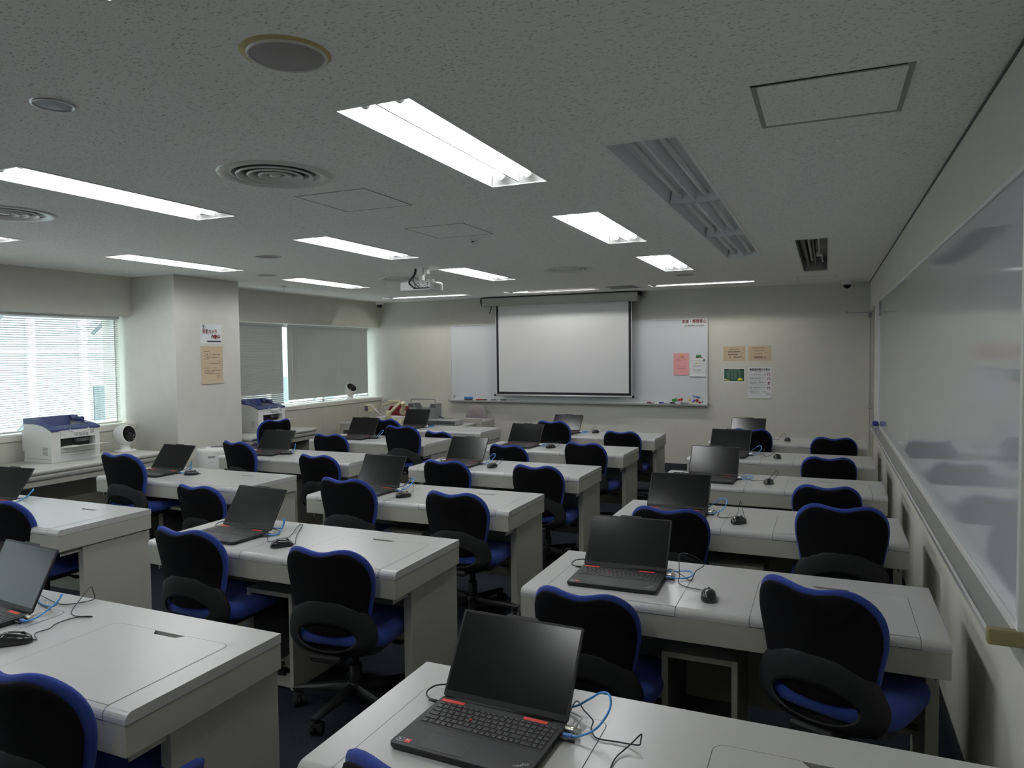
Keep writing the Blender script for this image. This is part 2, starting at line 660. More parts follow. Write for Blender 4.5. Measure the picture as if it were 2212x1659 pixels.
# blinds
def blind(label, y0, y1, tilt, spacing, m, ztop=2.085, zbot=0.972, x=-6.985, cords=(), wand=None, slack=0.0):
    t = thing('venetian_blind', label, 'window blind', (x, (y0 + y1) / 2, zbot))
    hw = (y1 - y0) / 2
    zt = ztop - zbot
    bm = NB()
    box(bm, -0.016, 0.016, -hw, hw, zt - 0.028, zt, 0.002)
    obj('headrail', bm, 'alu_light', t)
    bm = NB()
    box(bm, -0.012, 0.012, -hw, hw, 0.0, 0.012, 0.003)
    obj('bottom_rail', bm, 'alu_light', t)
    bm = NB()
    n = int((zt - 0.05) / spacing)
    w = 0.0125
    for i in range(n):
        z = zt - 0.038 - i * spacing
        tt = tilt
        dz0 = dz1 = 0.0
        if slack and i > n - 6:
            dz1 = -0.012 * (i - (n - 6)) * slack
        a = radians(tt)
        pts = []
        for k in (-1, -0.5, 0, 0.5, 1):
            xx = k * w * cos(a)
            zz = k * w * sin(a) + 0.0016 * (1 - k * k)
            pts.append((xx, zz))
        for (xa, za), (xb, zb) in zip(pts[:-1], pts[1:]):
            f = quad(bm, [(xa, -hw + 0.004, z + za + dz0), (xb, -hw + 0.004, z + zb + dz0), (xb, hw - 0.004, z + zb + dz1), (xa, hw - 0.004, z + za + dz1)])
            f.smooth = True
    obj('slats', bm, m, t, fix=False)
    for c in cords:
        bm = NB()
        for dx in (-0.0135, 0.0135):
            cyl(bm, (dx, c, 0.005), (dx, c, zt - 0.02), 0.0011, n=5)
        obj('ladder_cord', bm, 'cable_white', t)
    if wand is not None:
        bm = NB()
        cyl(bm, (0.028, wand, 0.16), (0.022, wand, zt - 0.03), 0.004, n=8)
        obj('tilt_wand', bm, 'cable_white', t)
    return t


blind('open white slatted blind with daylight showing through, behind the printer beside the column', 2.0, 5.435, 17, 0.0222, 'blind_slat', zbot=0.952, cords=(-0.9, 0.0, 1.45))
blind('closed grey slatted blind beside the column, with slats sagging near its bottom corner', 6.42, 7.985, 62, 0.0205, 'blind_slat_dark', cords=(-0.4, 0.58), slack=0.6)
blind('wide closed grey slatted blind in the corner, with a small fan standing in front', 8.075, 10.02, 62, 0.0205, 'blind_slat_dark', cords=(-0.78, 0.18, 0.9), wand=-0.90)

# outside: street and the facade across it
bm = NB()
quad(bm, [(-60, -40, -9), (-7.4, -40, -9), (-7.4, 60, -9), (-60, 60, -9)])
o = struct('street_ground', bm, 'street')
b = thing('building', 'pale office building across the street, seen through the open blind', 'building', (-17.2, 12.0, -9.0))
bm = NB()
box(bm, -6, -0.3, -26, 34, 0, 30)
obj('facade', bm, 'facade_panel', b)
bm = NB()
for k in range(-18, 25):
    yy = 0.55 + k * 1.32
    box(bm, -0.32, -0.20, yy - 0.085, yy + 0.085, 0, 30)
obj('columns', bm, 'facade_column', b)
bm = NB()
for k in range(10):
    zz = 1.9 + k * 2.95
    box(bm, -0.31, -0.25, -26, 34, zz, zz + 0.10)
obj('floor_band', bm, 'facade_column', b)
bm = NB()
for k in range(-18, 25):
    for j in range(10):
        if (k * 7 + j * 3) % 5 < 2:
            yy = 0.55 + k * 1.32 + 0.66
            zz = 1.9 + j * 2.95 + 1.2
            box(bm, -0.31, -0.27, yy - 0.38, yy + 0.38, zz, zz + 0.9)
obj('window_glazing', bm, 'facade_glass', b)
bm = NB()
for k in range(-9, 12):
    yy = 0.71 + k * 2.64
    for j in range(10):
        zz = 2.4 + j * 2.95
        cyl(bm, (-0.1, yy, zz), (-0.1, yy + 1.0, zz + 0.9), 0.045, n=6)
obj('stair_rail', bm, 'facade_glass', b)

# ------------------------------------------------------------------ ceiling lights
PROF = [(-0.5, 0.0), (-0.455, 0.062), (-0.40, 0.074), (-0.06, 0.074), (-0.014, 0.006), (0.014, 0.006), (0.06, 0.074), (0.40, 0.074), (0.455, 0.062), (0.5, 0.0)]


def make_light(label, cx, y0, y1, w, tube_m, refl, group):
    L = y1 - y0
    t = thing('ceiling_light', label, 'ceiling light', (cx, (y0 + y1) / 2, H), 0, group)
    bm = NB()
    rings = []
    for s in (-1, 1):
        rings.append([(p[0] * w, s * L / 2 * 0.997, p[1]) for p in PROF])
    ring_loft(bm, rings, 0, False, False, False, False)
    for s in (-1, 1):
        # end plates with sloping foot
        vs = [(p[0] * w, s * L / 2 * 0.997, p[1]) for p in PROF]
        f = bm.faces.new([bm.verts.new(v) for v in vs])
        for k in (-1, 1):
            q = [(k * w * 0.5, s * (L / 2 - 0.001), 0.0), (k * w * 0.02, s * (L / 2 - 0.001), 0.0), (k * w * 0.06, s * (L / 2 - 0.055), 0.074), (k * w * 0.40, s * (L / 2 - 0.055), 0.074)]
            quad(bm, q)
    obj('reflector', bm, refl, t, fix=False)
    bm = NB()
    e = 0.012 if refl == 'reflector' else 0.019
    for a in ((-w / 2 - e, -w / 2, -L / 2 - e * 0.4, L / 2 + e * 0.4), (w / 2, w / 2 + e, -L / 2 - e * 0.4, L / 2 + e * 0.4), (-w / 2, w / 2, -L / 2 - e * 0.4, -L / 2 + 0.004), (-w / 2, w / 2, L / 2 - 0.004, L / 2 + e * 0.4)):
        box(bm, a[0], a[1], a[2], a[3], -0.004, 0.0)
    obj('trim_frame', bm, 'reflector', t)
    for k in (-1, 1):
        bm = NB()
        cyl(bm, (k * w * 0.24, -L / 2 + 0.075, 0.030), (k * w * 0.24, L / 2 - 0.075, 0.030), 0.0150, n=10)
        tb = obj('tube', bm, tube_m, t)
        bm = NB()
        for s in (-1, 1):
            cyl(bm, (k * w * 0.24, s * (L / 2 - 0.075), 0.030), (k * w * 0.24, s * (L / 2 - 0.045), 0.034), 0.019, n=12)
        obj('socket', bm, 'white_plastic', t)
    return t


ROWL = ['fourth', 'third', 'second', 'first']
LINEL = ['wall-side line', 'middle line', 'window-side line']
for i, (a, b_) in enumerate(LIGHT_X):
    for j, (c, d) in enumerate(LIGHT_Y):
        make_light('lit twin-tube ceiling light, %s, %s from the projection screen' % (LINEL[i], ROWL[j]), (a + b_) / 2, c, d, b_ - a, 'tube_lit', 'reflector', 'lit recessed ceiling lights')
for j, (c, d) in enumerate(OFF_Y):
    make_light('switched-off twin-tube ceiling light, %s from the projection screen in the unlit row' % ['third', 'second', 'first'][j], (OFF_X[0] + OFF_X[1]) / 2, c, d, OFF_X[1] - OFF_X[0], 'tube_off', 'reflector_off', 'switched-off ceiling lights')

# board lights across the room, in front of the whiteboard
for i, (a, b_) in enumerate(BOARD_X):
    lb = ['lit slot light across the ceiling near the window corner', 'mostly dark-looking slot light across the ceiling above the projection screen', 'lit slot light across the ceiling toward the door side'][i]
    t = thing('slot_light', lb, 'ceiling light', ((a + b_) / 2, BOARD_Y[0], H), 0, 'slot lights along the front wall')
    w, dp, hd = (b_ - a) / 2, BOARD_Y[1] - BOARD_Y[0], 0.13
    bm = NB()
    quad(bm, [(-w, 0, 0), (w, 0, 0), (w, 0, hd), (-w, 0, hd)])
    quad(bm, [(-w, 0, hd), (w, 0, hd), (w, dp, hd), (-w, dp, hd)])
    quad(bm, [(-w, dp, 0.0), (w, dp, 0), (w, dp, hd), (-w, dp, hd)])
    for s in (-1, 1):
        quad(bm, [(s * w, 0, 0), (s * w, dp, 0), (s * w, dp, hd), (s * w, 0, hd)])
    obj('housing', bm, 'dark_hole', t, fix=False)
    bm = NB()
    for s in ((-w - 0.01, w + 0.01, dp, dp + 0.012), (-w - 0.01, w + 0.01, -0.012, 0), (-w - 0.012, -w, 0, dp), (w, w + 0.012, 0, dp)):
        box(bm, s[0], s[1], s[2], s[3], -0.003, 0)
    obj('trim_frame', bm, 'ceiling_board', t)
    bm = NB()
    xa, xb = (-w + 0.03, -w + 0.26) if i == 1 else (-w + 0.05, w - 0.005)
    quad(bm, [(xa, dp - 0.010, -0.001), (xb, dp - 0.010, -0.001), (xb, dp - 0.002, 0.0135), (xa, dp - 0.002, 0.0135)])
    obj('lip_reflector', bm, 'reflector', t, fix=False)
    bm = NB()
    quad(bm, [(-w + 0.04, 0.03, 0.115), (w - 0.04, 0.03, 0.115), (w - 0.04, 0.15, 0.125), (-w + 0.04, 0.15, 0.125)])
    quad(bm, [(-w + 0.04, 0.03, 0.115), (w - 0.04, 0.03, 0.115), (w - 0.04, 0.012, 0.06), (-w + 0.04, 0.012, 0.06)])
    obj('reflector', bm, 'reflector', t, fix=False)
    bm = NB()
    cyl(bm, (-w + 0.06, 0.085, 0.098), (w - 0.06, 0.085, 0.098), 0.0130, n=10)
    obj('tube', bm, 'tube_lit_board', t)
    bm = NB()
    for s in (-1, 1):
        box(bm, s * (w - 0.045) - 0.015, s * (w - 0.045) + 0.015, 0.06, 0.11, 0.07, 0.13, 0.004)
    obj('socket', bm, 'white_plastic', t)

# the open unlit channel near the wall
t = thing('recessed_channel', 'long dark unlit light channel recessed in the ceiling near the door', 'ceiling light', ((RECESS[0] + RECESS[1]) / 2, (RECESS[2] + RECESS[3]) / 2, H))
w, L = (RECESS[1] - RECESS[0]) / 2, (RECESS[3] - RECESS[2]) / 2
bm = NB()
box(bm, -w, w, -L, L, 0, 0.14)
bm.faces.ensure_lookup_table()
bmesh.ops.delete(bm, geom=[f for f in bm.faces if all(abs(v.co.z) < 1e-6 for v in f.verts)], context='FACES_ONLY')
obj('housing', bm, 'alu_dull', t, fix=False)
bm = NB()
for s in (-1, 1):
    box(bm, s * w - 0.012 * (s < 0), s * w + 0.012 * (s > 0), -L - 0.01, L + 0.01, -0.004, 0)
    box(bm, -w, w, s * L - 0.01 * (s < 0), s * L + 0.01 * (s > 0), -0.004, 0)
obj('trim_frame', bm, 'alu_light', t)
bm = NB()
cyl(bm, (-0.03, -L + 0.05, 0.08), (-0.03, L - 0.3, 0.08), 0.014, n=10)
obj('tube', bm, 'tube_off', t)
bm = NB()
cyl(bm, (0.045, -L + 0.02, 0.06), (0.045, 0.1, 0.06), 0.008, n=10)
box(bm, 0.02, 0.075, 0.05, 0.12, 0.02, 0.075, 0.006)
cyl(bm, (0.06, 0.1, 0.05), (0.075, 0.5, 0.012), 0.007, n=8)
obj('bracket', bm, 'tube_off', t)
bm = NB()
box(bm, -0.075, -0.055, -L + 0.02, L - 0.1, 0.04, 0.13)
box(bm, 0.0, 0.012, -L + 0.02, L - 0.1, 0.03, 0.13)
obj('baffle', bm, 'grey_dark', t)

# round air diffusers
DL = ['round ceiling air vent between the two big lit lights', 'round ceiling air vent cut off by the picture edge, above the printer', 'round ceiling air vent in front of the projection screen', 'round ceiling air vent just behind the projector']
DL[0] = 'large round ceiling air vent next to an access hatch, third light row from the screen'
for (x, y), lb in zip(DIFFUSERS, DL):
    t = thing('air_vent', lb, 'ceiling vent', (x, y, H), 0, 'round ceiling air vents')
    bm = NB()
    lathe(bm, [(0.262, 0.0), (0.258, -0.006), (0.235, -0.010), (0.212, -0.004), (0.195, 0.012), (0.185, 0.05), (0.20, 0.11)], 40)
    obj('flange', bm, 'vent_metal', t, fix=False)
    bm = NB()
    for r0, r1 in ((0.178, 0.140), (0.128, 0.090), (0.078, 0.045)):
        lathe(bm, [(r0, -0.004), (r0 - 0.003, -0.010), (r0 - 0.010, -0.010), (r1, 0.030), (r1 - 0.003, 0.030), (r0 - 0.012, -0.006)], 36)
    lathe(bm, [(0.0015, -0.006), (0.026, -0.006), (0.020, 0.02)], 20)
    obj('cone_ring', bm, 'vent_metal', t, fix=False)
    bm = NB()
    lathe(bm, [(0.20, 0.11), (0.001, 0.11)], 32)
    obj('duct', bm, 'grey_dark', t, fix=False)


def disc_fitting(name, label, cat, x, y, r, mats, group=None, dome=0.006, ring=0.014):
    t = thing(name, label, cat, (x, y, H), 0, group)
    bm = NB()
    lathe(bm, [(r + ring, 0.0), (r + ring * 0.7, -0.006), (r, -0.007), (r - 0.003, -0.003)], 36)
    obj('ring', bm, mats[1], t, fix=False)
    bm = NB()
    lathe(bm, [(r, -0.003), (r * 0.7, -0.003 - dome * 0.7), (0.001, -0.003 - dome)], 36)
    obj('grille', bm, mats[0], t, fix=False)
    return t


t = disc_fitting('ceiling_speaker', 'round grey ceiling speaker with yellowed ring, alone above the front desks', 'speaker', -1.41, 1.66, 0.106, ('speaker_grille', 'vent_metal'), dome=0.010, ring=0.007)
bm = NB()
lathe(bm, [(0.126, 0.0), (0.125, -0.0012), (0.10, -0.0012)], 36, Matrix.Translation((0.004, -0.012, 0)))
obj('yellowed_rim', bm, 'yellowed', t, fix=False)
disc_fitting('ceiling_fitting', 'small flat round plate on the ceiling at the upper window side', 'ceiling plate', -2.385, 1.64, 0.060, ('grey_mid', 'aluminium'), dome=0.003, ring=0.008)
disc_fitting('ceiling_fitting', 'flat round plate on the ceiling between the second-row lights', 'ceiling plate', -4.40, 4.87, 0.10, ('speaker_grille', 'vent_metal'), dome=0.004)
disc_fitting('ceiling_fitting', 'flat round plate on the ceiling beside the top of the column', 'ceiling plate', -5.43, 5.99, 0.095, ('speaker_grille', 'vent_metal'), dome=0.004)
disc_fitting('ceiling_fitting', 'flat round plate on the ceiling behind the lit wall-side light', 'ceiling plate', -1.45, 8.16, 0.095, ('speaker_grille', 'vent_metal'), dome=0.004)


def hatch(label, x0, x1, y0, y1, fw_, mframe, gap=0.0):
    t = thing('access_hatch', label, 'ceiling hatch', ((x0 + x1) / 2, (y0 + y1) / 2, H), 0, 'ceiling access hatches')
    w, l = (x1 - x0) / 2, (y1 - y0) / 2
    bm = NB()
    for a in ((-w, -w + fw_, -l, l), (w - fw_, w, -l, l), (-w + fw_, w - fw_, -l, -l + fw_), (-w + fw_, w - fw_, l - fw_, l)):
        box(bm, a[0], a[1], a[2], a[3], -0.0025, 0.0)
    obj('frame', bm, mframe, t)
    bm = NB()
    box(bm, -w + fw_ + 0.001, w - fw_ - 0.001, -l + fw_ + 0.001, l - fw_ - 0.001, -0.0012, 0.0)
    obj('panel', bm, 'ceiling_board', t)
    if gap:
        bm = NB()
        prism(bm, [(-w, -l - 0.001), (w * 0.9, -l - 0.001), (w * 0.9, -l + 0.001), (-w, -l + gap)], 'z', -0.0032, -0.0008)
        obj('gap', bm, 'dark_hole', t)


hatch('square ceiling hatch with grey frame and dark gap, near the long right-hand whiteboard', -0.233, 0.238, 2.475, 2.952, 0.016, 'alu_dull', gap=0.008)
hatch('square ceiling hatch behind the large round vent, third light row', -2.62, -2.173, 3.115, 3.582, 0.006, 'alu_dull')
hatch('square ceiling hatch beside the motion sensor', -2.63, -2.18, 4.222, 4.69, 0.006, 'alu_dull')
hatch('small ceiling hatch between the dark channel and the front wall', -0.337, 0.107, 9.08, 9.52, 0.03, 'alu_light')

t = thing('motion_sensor', 'small white motion sensor on the ceiling beside a hatch', 'sensor', (-2.42, 4.86, H))
bm = NB()
lathe(bm, [(0.052, 0), (0.050, -0.006), (0.03, -0.010), (0.001, -0.010)], 28)
obj('base', bm, 'white_plastic', t, fix=False)
bm = NB()
box(bm, -0.018, 0.018, -0.014, 0.014, -0.028, -0.008, 0.003)
obj('head', bm, 'white_plastic', t)
bm = NB()
box(bm, -0.013, 0.008, -0.0155, -0.0135, -0.025, -0.014, 0.001)
obj('lens', bm, 'dark_hole', t)
t = thing('sprinkler', 'small hanging sprinkler on the ceiling by the window head', 'sprinkler', (-6.156, 7.09, H))
bm = NB()
lathe(bm, [(0.036, 0), (0.034, -0.005), (0.001, -0.007)], 20)
obj('plate', bm, 'grey_mid', t, fix=False)
bm = NB()
cyl(bm, (0, 0, -0.005), (0, 0, -0.055), 0.003, n=8)
lathe(bm, [(0.001, -0.055), (0.011, -0.056), (0.001, -0.058)], 14)
obj('stem', bm, 'aluminium', t)
t = thing('ceiling_grille', 'square perforated grey grille on the ceiling above the projection screen', 'ceiling vent', (-2.458, 9.30, H))
bm = NB()
for a in ((-0.2, 0.2, -0.24, -0.23), (-0.2, 0.2, 0.23, 0.24), (-0.2, -0.19, -0.23, 0.23), (0.19, 0.2, -0.23, 0.23)):
    box(bm, a[0], a[1], a[2], a[3], -0.004, 0)
obj('frame', bm, 'vent_metal', t)
bm = NB()
for k in range(24):
    yy = -0.225 + k * 0.0191
    box(bm, -0.19, 0.19, yy, yy + 0.010, -0.003, -0.0005)
obj('slats', bm, 'grey_mid', t)
bm = NB()
box(bm, -0.19, 0.19, -0.23, 0.23, -0.0006, 0.0)
obj('backing', bm, 'grey_dark', t)

for lb, (px, py) in (('white dome camera on the ceiling in the window-side front corner', (820, 656)), ('white dome camera on the ceiling in the door-side front corner', (1830, 612))):
    p = YP(px, py, 9.9)
    t = thing('dome_camera', lb, 'security camera', (p.x, 9.9, H), 0, 'dome security cameras')
    bm = NB()
    lathe(bm, [(0.066, 0), (0.066, -0.034), (0.060, -0.046), (0.045, -0.05)], 28)
    obj('body', bm, 'white_plastic', t, fix=False)
    bm = NB()
    lathe(bm, [(0.047, -0.046), (0.046, -0.062), (0.034, -0.083), (0.018, -0.094), (0.001, -0.097)], 28)
    obj('dome', bm, 'glass_black', t, fix=False)
# ------------------------------------------------------------------ front whiteboard, screen and papers
BY = 10.13
t = thing('whiteboard', 'long white wall board behind the lowered projection screen', 'whiteboard', (-3.49, YB, 1.49))
bm = NB()
box(bm, -1.985, 1.985, -0.030, -0.001, -0.57, 0.60)
obj('board_surface', bm, 'board_white', t)
bm = NB()
for a in ((-1.998, -1.978, -0.582, 0.606), (1.978, 1.998, -0.582, 0.606)):
    box(bm, a[0], a[1], -0.038, -0.001, a[2], a[3], 0.003)
box(bm, -1.978, 1.978, -0.038, -0.001, 0.592, 0.606, 0.003)
box(bm, -1.978, 1.978, -0.038, -0.001, -0.582, -0.566, 0.003)
obj('frame', bm, 'alu_light', t)
bm = NB()
prism(bm, [(-0.036, -0.570), (-0.085, -0.572), (-0.092, -0.564), (-0.096, -0.572), (-0.09, -0.595), (-0.036, -0.60)], 'x', -1.99, 1.99)
obj('pen_tray', bm, 'alu_light', t)
bm = NB()
for s in (-1, 1):
    box(bm, s * 2.0 - 0.012, s * 2.0 + 0.012, -0.10, -0.034, -0.604, -0.560, 0.004)
obj('end_cap', bm, 'grey_mid', t)
bm = NB()
for q in range(4):
    box(bm, -1.955, -1.915, -0.0315, -0.0300, -0.548 + q * 0.013, -0.541 + q * 0.013)
obj('maker_mark', bm, 'ink_grey', t)
# no-smoking notice
n = thing('notice', 'red and black printed prohibition notice at the upper door-side corner of the front whiteboard', 'notice', (-1.675, BY, 2.031))
bm = NB()
box(bm, -0.155, 0.155, 0.0, 0.005, -0.052, 0.052)
obj('sheet', bm, 'paper_white', n)
text_obj('lettering', '飲食・喫煙禁止', 0.058, n, (0, -0.0012, 0.022), (pi / 2, 0, 0), 'ink_red', thick=0.0012, xs=0.80)
text_obj('lettering', 'NO SMOKING OR EATING', 0.033, n, (0, -0.0012, -0.032), (pi / 2, 0, 0), 'ink_black', shear=0.25, xs=0.70, thick=0.0006)


def printed(par, x0, x1, z, h, m, y=-0.0012, gaps=0.012, seed=0):
    """a line of small print: a run of short dark marks"""
    rnd = random.Random(seed + int(z * 10000))
    bm = NB()
    x = x0
    while x < x1:
        w = rnd.uniform(0.6, 2.4) * gaps
        if rnd.random() < 0.85:
            box(bm, x, min(x1, x + w), y - 0.0004, y + 0.0004, z - h / 2, z + h / 2)
        x += w + gaps * 0.28
    return bm


def sheet(label, x0, x1, z0, z1, m, lines, y=BY, group=None, name='paper_sheet', cat='paper notice', curl=True):
    cx, cz = (x0 + x1) / 2, (z0 + z1) / 2
    t = thing(name, label, cat, (cx, y, cz), 0, group)
    w, h = (x1 - x0) / 2, (z1 - z0) / 2
    bm = NB()
    rows = []
    for i in range(7):
        v = -h + 2 * h * i / 6
        off = -0.0008 - (0.006 * max(0, (1 - (v + h) / (0.22 * h))) ** 2 if curl else 0)
        rows.append([(-w, off, v), (0, off - 0.0003, v), (w, off * 0.85 - 0.0001, v)])
    ring_loft(bm, rows, 0, False, False, False)
    obj('sheet', bm, m, t, fix=False)
    if lines:
        for i, (a, b_, zz, hh, mm) in enumerate(lines):
            obj('printed_line', printed(t, -w + a * 2 * w, -w + b_ * 2 * w, h - zz * 2 * h, hh, mm, y=-0.0022, gaps=hh * 1.1, seed=i * 13 + int(abs(cx) * 100)), mm, t)
    return t


g = 'ink_pinkish'
s = sheet('pink printed sheet held by an orange magnet on the front whiteboard', -1.958, -1.747, 1.322, 1.620, 'paper_pink', [(0.28, 0.76, 0.21, 0.006, g), (0.16, 0.80, 0.29, 0.005, g), (0.16, 0.72, 0.33, 0.005, g), (0.16, 0.4, 0.37, 0.004, g), (0.2, 0.84, 0.60, 0.006, g), (0.16, 0.86, 0.68, 0.005, g), (0.16, 0.86, 0.72, 0.005, g)])
g = 'ink_grey'
s = sheet('white printed sheet under a green magnet at the edge of the front whiteboard', -1.705, -1.515, 1.31, 1.585, 'paper_white', [(0.25, 0.78, 0.10, 0.008, 'ink_black'), (0.12, 0.85, 0.24, 0.005, g), (0.12, 0.9, 0.38, 0.004, g), (0.3, 0.9, 0.46, 0.004, g)])
s = sheet('smaller framed-text white sheet overlapping the sheet under the green magnet', -1.733, -1.517, 1.30, 1.470, 'paper_white', [(0.17, 0.78, 0.15, 0.006, 'ink_black'), (0.17, 0.35, 0.32, 0.004, g), (0.2, 0.7, 0.45, 0.004, g), (0.2, 0.74, 0.52, 0.004, g), (0.17, 0.76, 0.66, 0.003, g), (0.72, 0.9, 0.72, 0.003, g)], y=BY - 0.004)


def magnet(label, px, py, r, m, group='magnets on the front whiteboard'):
    p = YP(px, py, BY - 0.003)
    bm = NB()
    M = Matrix.Rotation(radians(90), 4, 'X')
    lathe(bm, [(r, 0.0), (r, 0.004), (r * 0.85, 0.008), (r * 0.4, 0.0095), (0.0005, 0.0095)], 20, M)
    o = obj('round_magnet', bm, m, None, (p.x, BY, p.z), fix=False)
    tag(o, label, 'magnet', group)


def bar_magnet(label, px, py, w, h, ang, m):
    p = YP(px, py, BY - 0.003)
    bm = NB()
    box(bm, -w / 2, w / 2, -0.006, 0.0, -h / 2, h / 2, 0.0015, M=Matrix.Rotation(radians(ang), 4, 'Y'))
    o = obj('bar_magnet', bm, m, None, (p.x, BY, p.z))
    tag(o, label, 'magnet', 'magnets on the front whiteboard')


bar_magnet('green bar magnet above the white sheet on the front whiteboard', 1509.4, 769.2, 0.071, 0.034, 3, 'magnet_green')
magnet('orange round magnet holding the pink sheet', 1472.8, 768.2, 0.0195, 'magnet_orange')
bar_magnet('small yellow strip magnet in the middle of the white sheets', 1505.3, 784.7, 0.036, 0.014, -18, 'magnet_yellow')
bar_magnet('small black upright magnet on the edge of the white sheets', 1520.8, 778.1, 0.013, 0.036, 0, 'ink_black')
bar_magnet('green bar magnet low on the front whiteboard, beside two red magnets', 1456.9, 864.2, 0.068, 0.036, -12, 'magnet_green')
magnet('smaller red round magnet next to the low green bar magnet', 1466.3, 863.9, 0.0155, 'magnet_red')
magnet('large red round magnet beside the smaller red one', 1472.0, 862.9, 0.0205, 'magnet_red')
magnet('pale yellow round magnet low on the front whiteboard', 1489.0, 863.5, 0.0185, 'magnet_yellow')
bar_magnet('long thin blue magnet sloping above the other low magnets', 1504.3, 856.7, 0.112, 0.013, 13, 'magnet_blue')
bar_magnet('short blue bar magnet tilted between the yellow and red magnets', 1498.2, 866.0, 0.052, 0.016, -42, 'magnet_blue')
magnet('large dark red magnet under the long blue magnet', 1505.7, 865.0, 0.0205, 'magnet_red')
magnet('orange-red magnet lowest near the board corner', 1511.4, 869.3, 0.0165, 'magnet_red')
magnet('tiny black magnet nearest the board corner', 1517.0, 868.5, 0.009, 'ink_black')
bar_magnet('thin yellow strip magnet sloping just above the pen tray', 1498.8, 870.2, 0.135, 0.007, -12, 'magnet_yellow')

# things lying in the pen tray
TZ = 0.925


def tray_item(name, label, cat, px, w, d, h, m, group=None, cap=None):
    p = YP(px, 864 + (px - 972) * 0.0195, 10.066)
    t = thing(name, label, cat, (p.x, 10.066, TZ), 0, group)
    bm = NB()
    if name == 'board_eraser':
        box(bm, -w / 2, w / 2, -d / 2, d / 2, 0.012, h, 0.010, seg=3)
        obj('body', bm, m, t)
        bm = NB()
        box(bm, -w / 2 + 0.004, w / 2 - 0.004, -d / 2 + 0.003, d / 2 - 0.003, 0.0, 0.014, 0.002)
        obj('felt', bm, 'grey_dark', t)
    else:
        cyl(bm, (-w / 2, 0, h / 2), (w * 0.12, 0, h / 2), h / 2, n=10)
        obj('barrel', bm, m, t)
        bm = NB()
        cyl(bm, (w * 0.12, 0, h / 2), (w / 2, 0, h / 2), h * 0.46, h * 0.36, n=10)
        obj('cap', bm, cap or m, t)


tray_item('board_eraser', 'light blue whiteboard eraser on the front board tray', 'board eraser', 1012, 0.135, 0.05, 0.046, 'eraser_blue')
for lb, px, w, m, c in (('red marker with black cap lying next to the light blue eraser', 1040.5, 0.19, 'magnet_red', 'ink_black'), ('grey marker third from the window end of the front tray', 1066, 0.09, 'grey_mid', 'grey_dark'), ('black marker lying under the window-side end of the projection screen', 1087.5, 0.10, 'ink_black', 'ink_black'), ('red marker on the front tray door-side of the screen', 1405, 0.10, 'magnet_red', 'paper_white'), ('blue marker on the front tray next to a red marker', 1432, 0.11, 'magnet_blue', 'paper_white'), ('white and black marker below the green bar magnet', 1455.5, 0.11, 'ink_black', 'paper_white'), ('dark marker below the pale yellow magnet', 1479, 0.11, 'ink_grey', 'grey_mid')):
    tray_item('marker_pen', lb, 'marker', px, w, 0.016, 0.016, m, 'markers on the front tray', c)

# projection screen
t = thing('projection_screen', 'lowered white projection screen with black border in front of the whiteboard', 'projection screen', (-3.57, 10.0, 0))
bm = NB()
box(bm, -1.262, 1.143, -0.055, 0.055, 2.362, 2.484, 0.004)
obj('housing', bm, 'housing_grey', t)
bm = NB()
box(bm, -1.285, 1.165, -0.06, 0.165, 2.484, 2.492)
for s in (-1.285, 1.145):
    box(bm, s, s + 0.02, -0.01, 0.165, 2.44, 2.49)
obj('mounting_rail', bm, 'dark_hole', t)
bm = NB()
for k, (dx, dz) in enumerate(((-1.285, 2.40), (-1.275, 2.365))):
    tube(bm, [(dx, -0.05, 2.47), (dx + 0.012 * k, -0.055, 2.42), (dx + 0.004, -0.052, dz)], 0.005, 6)
tube(bm, [(-1.11, -0.03, 2.36), (-1.12, -0.035, 2.31), (-1.145, -0.035, 2.25)], 0.006, 6)
obj('pull_cord', bm, 'cable_black', t)
bm = NB()
box(bm, -1.047, 1.047, -0.002, 0.0, 1.02, 2.37)
obj('border', bm, 'screen_border', t)
bm = NB()
box(bm, -1.001, 1.001, -0.004, -0.002, 1.068, 2.37)
obj('fabric', bm, 'screen_white', t)
bm = NB()
for s in (-1, 1):
    box(bm, s * 1.0035 - 0.0045, s * 1.0035 + 0.0045, -0.0045, -0.002, 1.062, 2.37)
    box(bm, s * 1.050 - 0.004, s * 1.050 + 0.004, -0.0045, -0.0, 1.02, 2.37)
box(bm, -1.005, 1.005, -0.0045, -0.002, 1.062, 1.069)
obj('edge_line', bm, 'paper_white', t)
bm = NB()
cyl(bm, (-1.062, -0.006, 1.012), (1.062, -0.006, 1.012), 0.0125, n=12)
obj('weight_bar', bm, 'alu_light', t)
bm = NB()
for s in (-1, 1):
    cyl(bm, (s * 1.058, -0.006, 1.012), (s * 1.085, -0.006, 1.012), 0.018, n=12)
obj('end_cap', bm, 'dark_hole', t)

